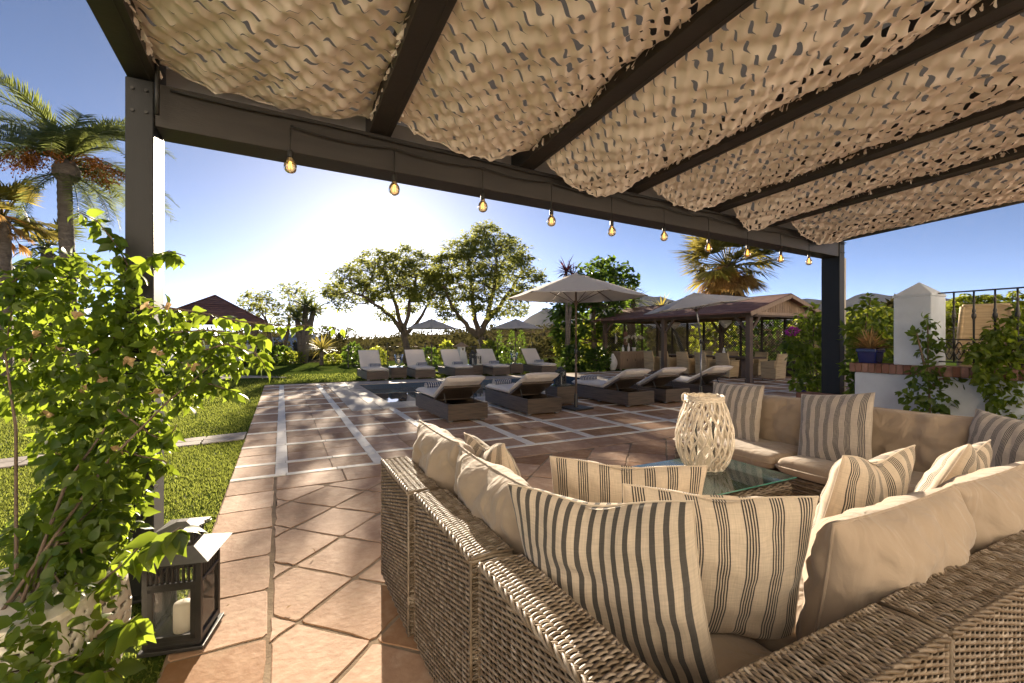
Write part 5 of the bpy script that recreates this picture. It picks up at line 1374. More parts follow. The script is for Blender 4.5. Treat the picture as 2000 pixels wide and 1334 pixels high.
mb = MB(); mb.box((gw+.02, gl/2, .31), (.03, gl, .6)); mb.build('dado_boards', M['lattice'], gz)
for i, y in enumerate((gl*.28, gl*.62)):
    mb = MB(); mb.box((gw*.45, y, 2.06), (.5, .16, .10)); mb.lathe([(.20, 0), (.13, -.10), (.03, -.2)], (gw*.45, y, 2.02), 14); mb.build('ceiling_heater', M['white_paint'], gz)
# dining furniture
def dining_chair(label, x, y, rz, group='woven armchairs round the dining table', proto=[]):
    if not proto:
        t = thing('dining_chair', label, 'chair', (x, y, .012), rz, group)
        mb = MB(); mb.box((0, 0, .26), (.52, .52, .36), taper=1.06); mb.box((.01, 0, .455), (.50, .47, .05)); mb.build('seat', M['rattan_light'], t, .02)
        mb = MB()
        V = []
        mb.grid(lambda u, v: (-.25-.10*v + .03*(1-(2*u-1)**2)*-1, (u-.5)*(.52-.06*v), .42+.48*v), 10, 6, 0, False); mb.grid(lambda u, v: (-.20-.09*v + .03*(1-(2*u-1)**2)*-1, (.5-u)*(.52-.06*v), .42+.48*v), 10, 6, 0, False)
        mb.box((-.325, 0, .90), (.07, .46, .03)); mb.bar((-.225, -.255, .42), (-.325, -.227, .9), .03, .055); mb.bar((-.225, .255, .42), (-.325, .227, .9), .03, .055)
        mb.build('backrest', M['rattan_light'], t)
        for s in (-1, 1):
            mb = MB(); mb.box((.01, s*.265, .53), (.50, .05, .22)); mb.box((.02, s*.265, .65), (.54, .065, .03)); mb.build('armrest', M['rattan_light'], t, .012)
            for q in (-1, 1):
                mb = MB(); mb.tube([(q*.22, s*.22, .1), (q*.235, s*.235, 0)], [.022, .015], 8); mb.build('leg', M['timber_pale'], t)
        proto.append(t); return t
    o = copy_tree(proto[0]); o.location = (x, y, .012); o.rotation_euler = (0, 0, rz); props(o, label, 'chair', group); return o
names = ['woven dining chair nearest the pavilion front post, pool side', 'second pool-side dining chair from the front post', 'third pool-side dining chair, behind the tilted umbrella pole', 'fourth pool-side dining chair, right of the middle pavilion post', 'dining chair seen beside the sideboard, left of the middle post']
for i in range(5): dining_chair(names[i], 14.1, 10.95+.9*i, R([4, -3, 6, -5, 3][i]))
dining_chair('woven dining chair at the near table end, right of the front post', 14.85, 9.75, R(90))
for i, lab in enumerate(['far-side dining chair nearest the table end', 'far-side dining chair, middle of three', 'far-side dining chair nearest the sideboard']): dining_chair(lab, 15.75, 11.0+1.2*i, R(180+3*i))
dt = thing('dining_table', 'long dark dining table under the pavilion roof', 'table', (14.95, 12.5, .012))
mb = MB(); mb.box((0, 0, .735), (1.0, 4.2, .05)); mb.build('tabletop', M['timber'], dt, .01)
for y in (-1.5, 1.5):
    mb = MB(); mb.box((0, y, .36), (.5, .3, .70), taper=.8); mb.box((0, y, .03), (.7, .4, .05)); mb.build('leg', M['timber'], dt, .01)
def vase(nm, label, cat, p, prof, mat, n=20):
    mb = MB(); mb.lathe(prof, p, n); return props(mb.build(nm, mat), label, cat)
def potplant(label, p, L, n, mat, pr_=.07, ph=.16, potmat='white_ceramic'):
    t = thing('potted_plant', label, 'plant', p); mb = MB(); mb.lathe([(pr_*.7, 0), (pr_, ph), (pr_*.9, ph), (pr_*.85, ph*.85)], n=16); mb.build('pot', M[potmat], t)
    mb = MB(); rosette((0, 0, ph*.9), L, n, mb, .0); mb.build('leaves', M[mat], t); return t
vase('statuette', 'small white figure standing on the dining table', 'statuette', (14.75, 11.6, .772), [(.06, 0), (.07, .03), (.04, .09), (.055, .16), (.03, .22), (.04, .27), (.025, .31), (.002, .33)], M['white_ceramic'])
potplant('potted plant on the dining table near the front post', (15.0, 10.7, .772), .35, 40, 'shrub_leaf')
sb = thing('sideboard', 'weathered wooden sideboard at the far end of the dining pavilion', 'sideboard', (14.55, 16.35, .012))
mb = MB(); mb.box((0, 0, .42), (1.85, .5, .74)); mb.box((0, 0, .815), (1.95, .56, .045))
for x in (-.86, .86):
    for y in (-.2, .2): mb.box((x, y, .03), (.08, .08, .06))
mb.build('cabinet', M['timber_pale'], sb, .006)
for i in range(4):
    mb = MB(); mb.box((-.69+.46*i, -.257, .42), (.42, .015, .62)); d_ = mb.build('door', M['timber_pale'], sb, .006); mb = MB(); mb.box((-.69+.46*i+.16, -.272, .45), (.02, .016, .10)); mb.build('handle', M['black_metal'], d_)
vase('floor_vase', 'tall white ceramic floor vase beside the sideboard', 'vase', (13.28, 16.2, .012), [(.10, 0), (.15, .10), (.21, .28), (.20, .42), (.13, .58), (.07, .68), (.05, .72), (.055, .745), (.035, .745)], M['white_ceramic'], 24)
for i, (x, h, lab) in enumerate([(13.95, .30, 'white bottle at the left end of the sideboard'), (14.28, .36, 'pale carafe beside the orchid on the sideboard')]):
    vase('bottle', lab, 'bottle', (x, 16.3, .85), [(.05, 0), (.06, .03), (.06, h*.5), (.02, h*.7), (.02, h), (.002, h)], M['white_ceramic'], 14)
orc = thing('orchid', 'white flowering orchid on the sideboard', 'flowers', (14.6, 16.3, .85))
mb = MB(); mb.lathe([(.08, 0), (.10, .18), (.09, .18)], n=16); mb.build('pot', M['white_ceramic'], orc)
mb = MB(); sm_ = MB()
for k in range(6):
    a = k*1.05; P = [Vector((0, 0, .15)), Vector((.08*math.cos(a), .08*math.sin(a), .5)), Vector((.28*math.cos(a), .28*math.sin(a), .68)), Vector((.45*math.cos(a), .45*math.sin(a), .6))]; sm_.tube(P, .006, 5)
    Q = np.array([tuple(P[2].lerp(P[3], q)) for q in np.linspace(-.3, 1, 9)])
    for q in Q: scatter(mb, [(0, 0, 0), (.5, .35, .1), (1, 0, 0), (.5, -.35, .1)], leaflet_f, np.tile(q, (5, 1)), rng.normal(size=(5, 3)), .07)
rosette((0, 0, .16), .3, 14, sm_, .2); sm_.build('stems', M['shrub_leaf'], orc); mb.build('blossom', M['white_paint'], orc)
for i, (x, lab) in enumerate([(13.95, 'left white wall sconce on the lattice above the sideboard'), (14.55, 'middle candle sconce on a brown board above the sideboard'), (15.15, 'right white wall sconce on the lattice above the sideboard')]):
    t = thing('wall_sconce', lab, 'sconce', (x, 16.80, 1.25)); mb = MB(); mb.box((0, .02, .2), (.22 if i == 1 else .05, .02, .62 if i == 1 else .5)); mb.build('backboard', M['brick'] if i == 1 else M['white_paint'], t)
    mb = MB(); mb.lathe([(.05, 0), (.05, .01)], (0, -.06, .02), 12); mb.lathe([(.028, .011), (.028, .26), (.002, .27)], (0, -.06, .02), 12); mb.build('candle', M['wax'], t)
# pavilion on the left lawn
PC = cp((420-1000)/F*26.0, 26.0, 0); pv = thing('lawn_pavilion', 'dark hip-roofed pavilion on the left lawn, partly behind the vine', 'pavilion', tuple(PC))
hw = 2.0
for sx in (-1, 1):
    for sy in (-1, 1): mb = MB(); mb.box((sx*hw, sy*hw, 1.15), (.26, .26, 2.3)); mb.build('post', M['timber'], pv, .01)
mb = MB(); q = hw+.55
for sx in (-1, 1): mb.box((sx*hw, 0, 2.36), (.16, 2*hw+.3, .18)); mb.box((0, sx*hw, 2.361), (2*hw-.16, .16, .178))
mb.build('beams', M['timber'], pv)
mb = MB(); apz = 3.88
for k in range(4):
    a0, a1 = [(-q, -q), (q, -q), (q, q), (-q, q)][k], [(q, -q), (q, q), (-q, q), (-q, -q)][k]
    for c in range(12):
        t0, t1 = c/12, (c+1.12)/12; t1 = min(t1, 1)
        f = lambda p, t, dz: (p[0]*(1-t), p[1]*(1-t), 2.36+(apz-2.36)*t+dz)
        mb.add([f(a0, t0, .03), f(a1, t0, .03), f(a1, t1, .0), f(a0, t1, .0), f(a0, t0, -.02), f(a1, t0, -.02)], [(0, 1, 2, 3), (4, 5, 1, 0)])
    mb.tube([(a0[0], a0[1], 2.40), (0, 0, apz+.03)], .05, 6)
mb.build('roof', M['roof_brown'], pv)
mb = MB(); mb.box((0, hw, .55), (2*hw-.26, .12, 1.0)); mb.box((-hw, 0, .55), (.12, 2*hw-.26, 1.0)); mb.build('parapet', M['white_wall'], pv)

# ------------------------------------------------------------------ white wall, pillar, railing, upper terrace on the right
WX, WY1 = 6.55, 3.22
mb = MB(); mb.box((WX+5+.22, -1.2, .40), (10, 9, .80)); o = mb.build('upper_terrace', M['terracotta']); props(o, kind='structure')
wl = thing('garden_wall', 'low white rendered wall with a brick coping behind the far sofa', 'wall', (WX, 0, 0))
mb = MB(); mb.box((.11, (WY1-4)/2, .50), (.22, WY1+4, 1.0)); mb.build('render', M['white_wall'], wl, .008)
mb = MB(); y = -4.0
while y < WY1: 
    w = .062; mb.box((.11, y+w/2, 1.058), (.30, w, .112)); y += .072
mb.box((.11, (WY1-4)/2, 1.055), (.27, WY1+3.98, .10), mi=1); mb.build('brick_coping', [M['brick'], M['grout']], wl, .004, 1)
# stepped low end of the wall
wl2 = thing('low_wall', 'lower stepped end of the white wall behind the right post', 'wall', (WX-.0, WY1, 0))
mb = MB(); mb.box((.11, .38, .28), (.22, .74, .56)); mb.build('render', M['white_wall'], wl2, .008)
mb = MB()
for i in range(10): mb.box((.11, .045+.072*i, .61), (.30, .062, .10))
mb.build('brick_coping', M['brick'], wl2, .004, 1)
pw = .36
pc = cp(.818*5.35, 5.35, 0); py_ = 1.98
# centre of pillar so that its front face spans px 1783-1849
pi = thing('wall_pillar', 'white rendered pillar with a pyramid cap standing on the garden wall', 'pillar', (WX+.16, 2.62, 1.112))
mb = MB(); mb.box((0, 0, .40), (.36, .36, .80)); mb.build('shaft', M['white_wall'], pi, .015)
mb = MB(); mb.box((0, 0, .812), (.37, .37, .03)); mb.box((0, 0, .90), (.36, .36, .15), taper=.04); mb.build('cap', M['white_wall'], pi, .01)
rl = thing('iron_railing', 'black wrought iron railing with scrollwork on the white wall', 'railing', (WX+.16, 2.44, 1.112))
mb = MB(); mb.bar((0, 0, .83), (0, -4.4, .83), .04, .014); mb.bar((0, 0, .30), (0, -4.4, .30), .014, .014); mb.bar((0, 0, .05), (0, -4.4, .05), .014, .014); mb.build('rail', M['black_metal'], rl)
mb = MB()
for i in range(26):
    y = -.13-.165*i; z0, z1 = .05, .83; mb.lathe([(.009, z0), (.009, z0+.20), (.016, z0+.22), (.009, z0+.25), (.011, .52), (.022, .545), (.022, .57), (.013, .59), (.018, .61), (.011, .64), (.009, .70), (.018, .72), (.009, .74), (.009, z1)], (0, y, 0), 8)
mb.build('bars', M['black_metal'], rl)
mb = MB()
for i in range(25):
    y = -.13-.165*(i+.5)
    mb.lathe([(.002, .158), (.016, .166), (.016, .184), (.002, .192)], (0, y, 0), 8)
for sg in (-1, 1):
    mb.tube([(.004*sg, -.05-4.2*q, .175+sg*.095*math.sin((4.2*q-.08)/.165*2*math.pi)) for q in np.linspace(0, 1, 420)], .0065, 5)
    mb.tube([(.004*sg, -.05-4.2*q, .175+sg*.045*math.sin((4.2*q-.08)/.0825*2*math.pi)) for q in np.linspace(0, 1, 420)], .0045, 5)
mb.build('scroll', M['black_metal'], rl)
# tall woven chairs on the upper terrace
tc = thing('tall_chair', 'tall woven chair behind the railing, just right of the white pillar', 'chair', (7.75, 2.35, .80), R(200), 'woven chairs on the upper terrace')
mb = MB(); mb.box((0, 0, .27), (.54, .54, .34)); mb.box((0, 0, .45), (.52, .50, .05)); mb.build('seat', M['rattan_light'], tc, .02)
mb = MB(); mb.grid(lambda u, v: (-.24-.16*v**1.3-.03*(1-(2*u-1)**2), (u-.5)*(.52-.10*v), .42+.62*v), 10, 8, 0, False); mb.grid(lambda u, v: (-.19-.16*v**1.3-.03*(1-(2*u-1)**2), (.5-u)*(.52-.10*v), .42+.62*v), 10, 8, 0, False)
for s in (-1, 1): mb.tube([(-.215-.16*v**1.3, s*(.52-.10*v)/2, .42+.62*v) for v in np.linspace(0, 1, 8)], .03, 8)
mb.tube([(-.375-.03*(1-q*q), q*.21, 1.045) for q in np.linspace(-1, 1, 9)], .03, 8); mb.build('backrest', M['rattan_light'], tc)
for s in (-1, 1):
    for q in (-1, 1): mb = MB(); mb.tube([(q*.22, s*.22, .12), (q*.23, s*.23, 0)], .02, 8); mb.build('leg', M['timber_pale'], tc)
for x, y, r, lab in [(7.55, 1.55, 195, 'tall woven chair behind the railing at the right picture edge'), (9.0, 2.0, 190, 'woven chair farther back on the upper terrace, mostly hidden')]:
    o = copy_tree(tc); o.location = (x, y, .80); o.rotation_euler = (0, 0, R(r)); o['label'] = lab

# ------------------------------------------------------------------ plants on the right: vines, pots, hedge
vl_v = [(0, 0, 0), (.22, .26, .05), (.55, .27, .05), (1.0, 0, -.10), (.55, -.27, .05), (.22, -.26, .05), (.5, 0, -.02)]
vl_f = [(0, 1, 6), (1, 2, 6), (2, 3, 6), (3, 4, 6), (4, 5, 6), (5, 0, 6)]
def clumps(mb, cl, ls, dens, shell=.3, droop=.5):
    """cl: (px,py,d,rpx) leafy masses"""
    for px, py, d, r in cl:
        c = pp(px, py, d); rr = r/F*d; n = int(dens*(r/50)**2)+4
        P, D = sphere_pts(n, c, (rr, rr, rr), shell); P[:, 2] = np.maximum(P[:, 2], .03)
        X = D*.6 + rng.normal(0, .5, (n, 3)) + np.array([0, 0, -droop])
        scatter(mb, vl_v, vl_f, P, X, ls*rng.uniform(.55, 1.25, n), Zup=D+rng.normal(0, .5, (n, 3))+np.array([0, 0, .5]), smooth=False)
def climber(label, name, base, cl, ls, dens, mat, stems, cat='plant', group=None):
    t = thing(name, label, cat, base, 0, group); B = np.array(base, float)
    mb = MB(); clumps(mb, cl, ls, dens); mb.v = [v-B for v in mb.v]
    sm_ = MB()
    for P in stems:
        Q = [pp(*q) for q in P]; sm_.tube(Q, [.012*(1-.6*i/max(1, len(Q)-1))+.002 for i in range(len(Q))], 6, cap=False)
    sm_.v = [v-B for v in sm_.v]
    sm_.build('stems', M['bark'], t); mb.build('foliage', M[mat], t); return t
b = gp(1640, 872)
climber('leafy vine climbing round the right pergola post', 'climbing_vine', (b.x, b.y, 0), [(1680, 610, 6.1, 18), (1700, 640, 6.2, 26), (1690, 680, 6.1, 26), (1715, 670, 6.3, 26), (1675, 720, 6.1, 24), (1700, 730, 6.1, 26), (1680, 765, 6.0, 24), (1665, 650, 6.1, 20), (1745, 690, 6.4, 18), (1695, 585, 6.1, 10), (1720, 605, 6.2, 9), (1660, 790, 5.9, 14), (1735, 640, 6.4, 24), (1760, 665, 6.4, 22), (1700, 700, 6.2, 24), (1740, 715, 6.3, 18)], .10, 420, 'vine_leaf',
        [[(1655, 880, 6.0), (1668, 780, 6.05), (1675, 700, 6.1), (1690, 640, 6.1), (1700, 585, 6.1)], [(1668, 780, 6.05), (1690, 730, 6.1), (1720, 680, 6.3), (1750, 680, 6.4)]])
b = gp(1595, 800)
bg_ = climber('bougainvillea with a purple flower head left of the right post', 'bougainvillea', (b.x, b.y, 0), [(1590, 640, 7.2, 22), (1565, 660, 7.2, 24), (1600, 665, 7.2, 26), (1575, 690, 7.1, 20), (1600, 705, 7.1, 22), (1580, 740, 7.0, 24), (1605, 760, 7.0, 22), (1560, 745, 7.0, 16), (1590, 605, 7.2, 12), (1545, 672, 7.2, 14), (1570, 625, 7.2, 16), (1610, 630, 7.2, 20), (1590, 780, 6.9, 20), (1560, 700, 7.1, 20)], .11, 380, 'vine_leaf',
        [[(1600, 820, 7.0), (1596, 740, 7.1), (1588, 670, 7.2), (1592, 600, 7.2)]])
mb = MB(); c = pp(1548, 648, 7.15); B = bg_.location
P, D = sphere_pts(90, (c-B), (.085, .085, .06), .3); scatter(mb, [(0, 0, 0), (.5, .35, .1), (1, 0, 0), (.5, -.35, .1)], leaflet_f, P, D+rng.normal(0, .4, (90, 3)), .045); mb.build('flower_head', M['magenta'], bg_)
# slender climbers on the white wall
b = gp(1815, 880); b = cp(.815*5.0, 5.0, 0)
climber('slender leafy shrub trained against the white wall below the pillar', 'wall_shrub', (b.x, b.y, 0), [(1815, 640, 5.0, 14), (1800, 660, 5.0, 12), (1830, 665, 5.0, 14), (1815, 690, 5.0, 16), (1790, 655, 5.0, 9), (1795, 740, 5.0, 20), (1830, 735, 5.0, 18), (1855, 745, 5.0, 14), (1810, 770, 5.0, 20), (1840, 785, 5.0, 18), (1790, 790, 5.0, 16), (1820, 810, 5.0, 22), (1770, 770, 5.0, 10), (1812, 720, 5.0, 14), (1808, 625, 5.0, 8)], .085, 280, 'shrub_leaf',
        [[(1818, 930, 5.0), (1816, 800, 5.0), (1813, 720, 5.0), (1812, 630, 5.0)], [(1816, 760, 5.0), (1800, 690, 5.0), (1790, 650, 5.0)], [(1816, 760, 5.0), (1836, 740, 5.0), (1858, 740, 5.0)]])
b = cp(.975*4.6, 4.6, 0)
climber('lush green shrub against the wall at the right picture edge', 'wall_shrub', (b.x, b.y, 0), [(1950, 660, 4.7, 24), (1975, 670, 4.7, 28), (1995, 690, 4.7, 30), (1940, 690, 4.7, 22), (1965, 710, 4.6, 26), (1990, 740, 4.6, 28), (1960, 770, 4.6, 20), (1985, 790, 4.6, 24), (1935, 720, 4.6, 14), (1945, 790, 4.6, 10), (2010, 640, 4.7, 22), (2020, 760, 4.6, 26), (1935, 665, 4.7, 12), (1920, 700, 4.65, 20), (1905, 680, 4.7, 14), (1940, 745, 4.6, 24), (1910, 735, 4.6, 14), (1970, 640, 4.7, 26), (1990, 820, 4.6, 24), (1950, 810, 4.6, 18), (2000, 610, 4.75, 18)], .085, 300, 'vine_leaf',
        [[(1985, 940, 4.6), (1985, 800, 4.6), (1975, 720, 4.65), (1960, 650, 4.7)], [(1985, 800, 4.6), (2000, 700, 4.7), (2010, 630, 4.7)]])
def blue_pot(label, p, w, h, plant, mat):
    t = thing('blue_pot', label, 'plant pot', p); mb = MB(); mb.box((0, 0, h/2), (w, w, h), taper=1.18); mb.box((0, 0, h-.01), (w*1.26, w*1.26, .05)); mb.build('pot', M['blue_glaze'], t, .01)
    mb = MB(); mb.box((0, 0, h+.012), (w*1.0, w*1.0, .02)); mb.build('soil', M['soil'], t)
    mb = MB()
    if plant == 'grass': rosette((0, 0, h), .26, 160, mb, -.1)
    else:
        P, D = sphere_pts(260, (0, 0, h+.25), (.3, .3, .28), .2); scatter(mb, vl_v, vl_f, P, D+rng.normal(0, .5, (260, 3)), .08*rng.uniform(.6, 1.2, 260))
    mb.build('foliage', M[mat], t); return t
blue_pot('blue glazed pot with dry brownish grass on the wall end', (WX+.12, WY1-.12, 1.115), .18, .17, 'grass', 'dry_palm')
c = gp(1588, 792); blue_pot('blue glazed floor pot left of the right pergola post', (c.x, c.y, .013), .36, .36, 'leaf', 'bright_leaf')
for i, (px, py, d, rx, rz, lab) in enumerate([(1700, 640, 9.5, 75, 45, 'dense hedge behind the right pergola post'), (1755, 640, 9.8, 60, 46, 'hedge left of the white pillar on the upper level'), (1900, 630, 9.0, 60, 60, 'umbrella-leaved hedge shrub behind the tall woven chair'), (1975, 630, 9.2, 70, 64, 'umbrella-leaved hedge shrub at the right picture edge')]):
    c = pp(px, py, d); t = thing('hedge_shrub', lab, 'shrub', (c.x, c.y, .7), 0, 'hedge shrubs on the upper terrace'); mb = MB(); st_ = MB()
    r = rx/F*d; cc = np.array([0, 0, c.z-.7]); P, D = sphere_pts(260, cc, (r, r*.8, rz/F*d), .4); P[:, 2] = np.maximum(P[:, 2], .05)
    for q in P:                                                       # whorls of leaflets
        a = rng.uniform(0, 6.28, 8); X = np.stack([np.cos(a), np.sin(a), rng.normal(-.35, .15, 8)], 1); scatter(mb, leaflet_v, leaflet_f, np.tile(q, (8, 1)), X, .17*rng.uniform(.8, 1.1, 8), Zup=np.array([0, 0, 1.])+0*X)
    for q in P[:14]: st_.tube([(q[0]*.2, q[1]*.2, 0), (q[0]*.6, q[1]*.6, q[2]*.6), tuple(q)], [.02, .014, .006], 5, cap=False)
    st_.build('stems', M['bark'], t); mb.build('foliage', M['bright_leaf'], t)
bpx('sunlit pine crown far behind the upper terrace hedge', 1765, 605, 30, 28, 20, 'hill_leaf', 420, .5)

# ------------------------------------------------------------------ left foreground: planter and bougainvillea vine
pc = gp(150, 1330); PL = cp(-1.075*1.70, 1.70, 0)
pt_ = thing('planter', 'white openwork planter at the lower left, under the vine', 'planter', (PL.x, PL.y, .012), -AZ+R(8))
def sq(a, r): # rounded square
    c, s = math.cos(a), math.sin(a); k = (abs(c)**5+abs(s)**5)**(-1/5); return (r*c*k, r*s*k)
prof = [(.20, .0), (.235, .08), (.255, .20), (.26, .30), (.25, .40), (.245, .44)]
mb = MB(); n, m_ = 200, 44
def pr_r(z): return float(np.interp(z, [p[1] for p in prof], [p[0] for p in prof]))
Vp = []; 
for j in range(m_+1):
    for i in range(n):
        z = .44*j/m_; x, y = sq(2*math.pi*i/n, pr_r(z)); Vp.append((x, y, z))
Fp = []
for j in range(m_):
    for i in range(n):
        u, v = i/n*34, j/m_*9; cu, cv = u-math.floor(u)-.5, v-math.floor(v)-.5; h_ = (math.sin(math.floor(u)*12.9+math.floor(v)*78.2)*43758.5) % 1
        a = h_*3.1; x, y = cu*math.cos(a)-cv*math.sin(a), cu*math.sin(a)+cv*math.cos(a)
        if (x/.20)**2+(y/.46)**2 < 1 and 2 < j < m_-3: continue
        Fp.append((j*n+i, j*n+(i+1) % n, (j+1)*n+(i+1) % n, (j+1)*n+i))
mb.add(Vp, Fp, 0, True); o = mb.build('openwork_body', M['white_paint'], pt_); sd = o.modifiers.new('thick', 'SOLIDIFY'); sd.thickness = .012
mb = MB(); V = [(*sq(2*math.pi*i/64, .262), .44) for i in range(64)] + [(*sq(2*math.pi*i/64, .262), .462) for i in range(64)] + [(*sq(2*math.pi*i/64, .20), .462) for i in range(64)] + [(*sq(2*math.pi*i/64, .20), .43) for i in range(64)]
mb.add(V, [(k*64+i, k*64+(i+1) % 64, (k+1)*64+(i+1) % 64, (k+1)*64+i) for k in range(3) for i in range(64)] + [tuple(range(192, 256))]); mb.build('rim', M['white_paint'], pt_)
mb = MB(); mb.poly_prism([sq(2*math.pi*i/40, .17) for i in range(40)], .02, .425); mb.build('soil', M['soil'], pt_)

vine = thing('foreground_vine', 'big backlit bougainvillea vine filling the left foreground', 'vine', (PL.x, PL.y, .43)); VB = np.array(vine.location)
big_v = [(0, 0, 0), (.10, .17, .03), (.30, .30, .06), (.55, .25, .05), (.80, .10, -.03), (1.02, 0, -.16), (.80, -.10, -.03), (.55, -.25, .05), (.30, -.30, .06), (.10, -.17, .03), (.30, 0, -.01), (.55, 0, -.015), (.80, 0, -.06), (-.22, 0, .06)]
big_f = [(0, 1, 10), (1, 2, 10), (2, 3, 11, 10), (3, 4, 12, 11), (4, 5, 12), (5, 6, 12), (6, 7, 11, 12), (7, 8, 10, 11), (8, 9, 10), (9, 0, 10)]
CL = [(30, 560, 2.25, 45), (75, 545, 2.4, 40), (130, 520, 2.5, 40), (185, 535, 2.5, 45), (230, 560, 2.5, 42), (40, 620, 2.2, 60), (110, 600, 2.3, 60), (180, 610, 2.3, 60), (250, 620, 2.35, 55), (310, 640, 2.4, 48), (350, 650, 2.4, 42), (400, 675, 2.4, 40), (440, 690, 2.4, 32), (470, 705, 2.4, 24),
      (40, 690, 2.2, 60), (110, 690, 2.2, 60), (180, 690, 2.25, 60), (250, 700, 2.3, 58), (320, 710, 2.3, 50), (385, 720, 2.3, 38), (430, 725, 2.35, 26), (30, 760, 2.15, 50), (100, 765, 2.15, 55), (170, 770, 2.2, 58), (240, 770, 2.2, 55), (310, 770, 2.25, 45), (360, 770, 2.3, 30), (390, 760, 2.3, 22),
      (130, 835, 2.15, 45), (190, 845, 2.15, 48), (245, 850, 2.15, 44), (290, 830, 2.15, 30), (160, 905, 2.1, 45), (215, 910, 2.1, 48), (262, 915, 2.1, 34), (140, 970, 2.05, 48), (200, 975, 2.05, 48), (250, 980, 2.05, 34), (120, 1040, 2.0, 52), (185, 1040, 2.0, 48), (240, 1035, 2.0, 30), (60, 1040, 1.95, 36), (95, 1100, 1.9, 48), (165, 1100, 1.9, 44), (220, 1090, 1.9, 28), (40, 1160, 1.8, 50), (100, 1170, 1.8, 46), (30, 1240, 1.75, 52), (95, 1260, 1.7, 50), (50, 1310, 1.7, 48), (160, 1290, 1.7, 34), (150, 1180, 1.8, 30), (200, 1265, 1.65, 24), (100, 1010, 2.1, 40), (130, 1130, 1.85, 46), (60, 1220, 1.72, 50), (130, 1240, 1.7, 36), (10, 1300, 1.6, 45), (70, 1180, 2.0, 50), (150, 1150, 2.0, 44), (190, 1140, 1.85, 30), (110, 870, 2.2, 40), (150, 940, 2.25, 44), (210, 1000, 2.25, 40), (265, 960, 2.25, 28), (275, 880, 2.3, 30), (160, 1060, 2.2, 46), (230, 1080, 2.15, 30), (90, 1330, 1.6, 36), (175, 1225, 1.7, 26), (130, 1315, 1.6, 30), (170, 1000, 1.85, 40), (160, 1080, 1.75, 40), (120, 1150, 1.6, 36), (50, 1220, 1.5, 30), (20, 1290, 1.45, 34), (110, 1240, 1.5, 26), (80, 1310, 1.45, 28), (200, 930, 1.9, 40), (130, 900, 1.95, 36), (225, 1010, 1.9, 30), (100, 990, 1.9, 36), (60, 1110, 1.75, 30), (60, 1060, 1.85, 30), (130, 1060, 1.8, 34), (90, 1190, 1.65, 30), (190, 1170, 1.7, 26)]
mb = MB()
for px, py, d, r in CL:
    c = np.array(pp(px, py, d)) - VB; rr = r/F*d; n = int((100 if py < 1110 else 58)*(r/50)**2)+4
    P, D = sphere_pts(n, c, (rr, rr*1.15, rr), .25)
    X = D*.55 + rng.normal(0, .45, (n, 3)) + np.array([0, 0, -.55])
    scatter(mb, big_v, big_f, P, X, .055*rng.uniform(.5, 1.45, n), Zup=D*.6+rng.normal(0, .55, (n, 3))+np.array([0, 0, .6]), smooth=True)
shoots = [[(150, 412, 2.3), (190, 432, 2.3), (215, 462, 2.3), (240, 500, 2.35), (262, 545, 2.4)], [(362, 500, 2.2), (330, 490, 2.22), (300, 500, 2.25), (275, 520, 2.3), (250, 550, 2.4)], [(320, 600, 2.35), (400, 612, 2.3), (470, 628, 2.25), (540, 635, 2.2), (600, 636, 2.2), (680, 640, 2.15)],
          [(330, 650, 2.35), (400, 645, 2.3), (460, 650, 2.3), (520, 655, 2.3)], [(380, 690, 2.3), (440, 672, 2.3), (500, 690, 2.3), (518, 715, 2.3)], [(350, 740, 2.3), (410, 750, 2.3), (460, 765, 2.3)], [(215, 870, 2.1), (270, 890, 2.1), (320, 900, 2.1), (335, 912, 2.1)], [(230, 800, 2.1), (290, 845, 2.1), (325, 865, 2.1), (345, 830, 2.1)],
          [(170, 1160, 1.75), (230, 1110, 1.7), (280, 1060, 1.7), (330, 1045, 1.7), (352, 1030, 1.7)], [(120, 1330, 1.6), (180, 1280, 1.6), (230, 1230, 1.6), (262, 1205, 1.6)], [(60, 1330, 1.6), (110, 1300, 1.6), (170, 1320, 1.55), (215, 1310, 1.55)], [(5, 560, 2.2), (60, 530, 2.3), (110, 500, 2.35)], [(180, 690, 2.2), (250, 640, 2.3), (320, 600, 2.35)]]
sm_ = MB()
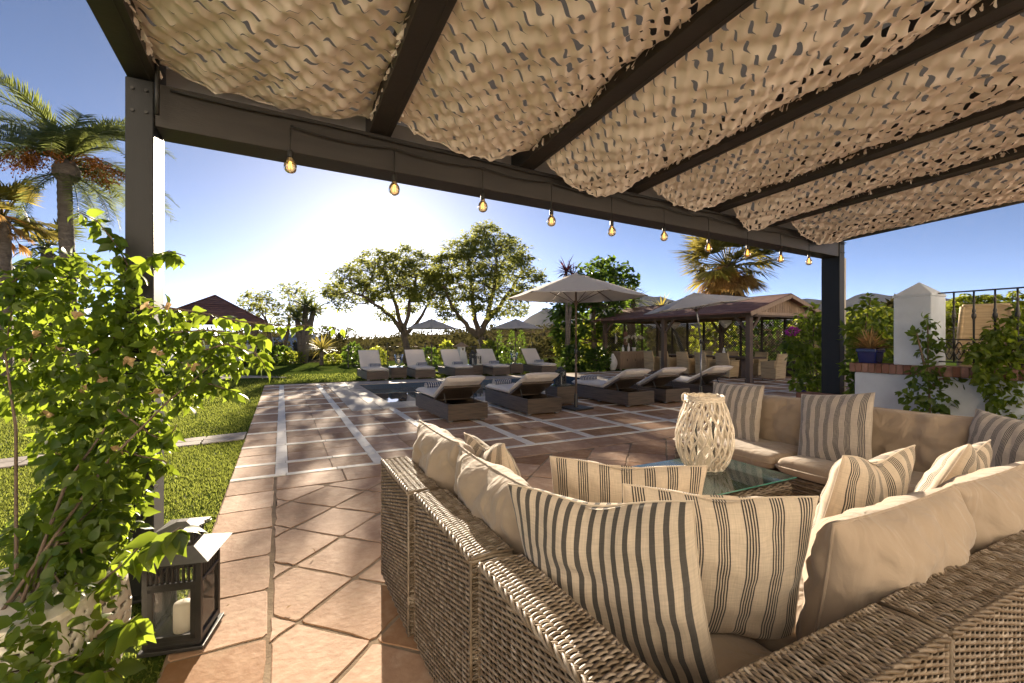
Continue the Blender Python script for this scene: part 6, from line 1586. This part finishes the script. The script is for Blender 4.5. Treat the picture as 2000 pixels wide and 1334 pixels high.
for k, S in enumerate(shoots):
    Q = [pp(*q)-Vector(VB) for q in S]; fine = []
    for a, b in zip(Q, Q[1:]):
        for i in range(6): fine.append(a.lerp(b, i/6))
    fine.append(Q[-1]); nn_ = len(fine); sm_.tube(fine, [.0022+.003*abs(i/nn_-.0 if k not in (0, 1) else i/nn_) if k in (0, 1) else .0055-.0035*i/nn_ for i in range(nn_)], 5)
    P = []; X = []
    for i in range(1, nn_, 1):
        for s in range(2 if k != 2 else 2):
            P.append(tuple(fine[i])); X.append((rng.normal(0, .6), rng.normal(0, .5), -.55+rng.normal(0, .35)))
    P = np.array(P); X = np.array(X)
    sc = .075 if k < 8 else .098
    if k == 2: sc = np.linspace(.085, .04, len(P))
    scatter(mb, big_v, big_f, P+X*.012, X, sc*rng.uniform(.7, 1.2, len(P)), Zup=rng.normal([0, 0, .6], .6, (len(P), 3)), smooth=True)
for tgt in CL[::12]:
    c = pp(*tgt[:3])-Vector(VB); a = Vector((rng.normal(0, .06), rng.normal(0, .06), -.02)); m1 = a.lerp(c, .4) + Vector((0, 0, .12)); sm_.tube([a, m1, m1.lerp(c, .5)+Vector((rng.normal(0, .03), rng.normal(0, .03), 0)), c], [.007, .006, .004, .003], 6, cap=False)
sm_.build('stems', M['bark'], vine); mb.build('foliage', M['vine_leaf'], vine)
for px, py in [(150, 615), (65, 655), (330, 600), (285, 600), (115, 680), (250, 705), (375, 715), (165, 760), (300, 765), (90, 810), (305, 690), (230, 880), (120, 890), (200, 740), (60, 700)]:
    c = np.array(pp(px, py, 2.02+.1*rng.random())) - VB; mb = MB()
    for q in range(4): scatter(mb, [(x, y*1.35, z*1.8) for x, y, z in big_v], big_f, (c+rng.normal(0, .003, 3))[None], rng.normal(size=(1, 3)), .031, smooth=True)
    mb.build('dry_bract', M['vine_dry'], vine)
# fallen leaves
for i, (px, py, lab) in enumerate([(616, 1085, 'fallen brown leaf on the paving, upper one of two'), (559, 1197, 'fallen brown leaf on the paving right of the floor lantern'), (443, 1192, 'tiny fallen leaf beside the floor lantern base')]):
    p = gp(px, py); mb = MB(); scatter(mb, big_v, big_f, np.array([(p.x, p.y, .022)]), np.array([(rng.normal(), rng.normal(), .25)]), .035 if i < 2 else .02, Zup=np.array([[.2, .3, 1.]]), smooth=True)
    props(mb.build('fallen_leaf', M['vine_dry']), lab, 'leaf')
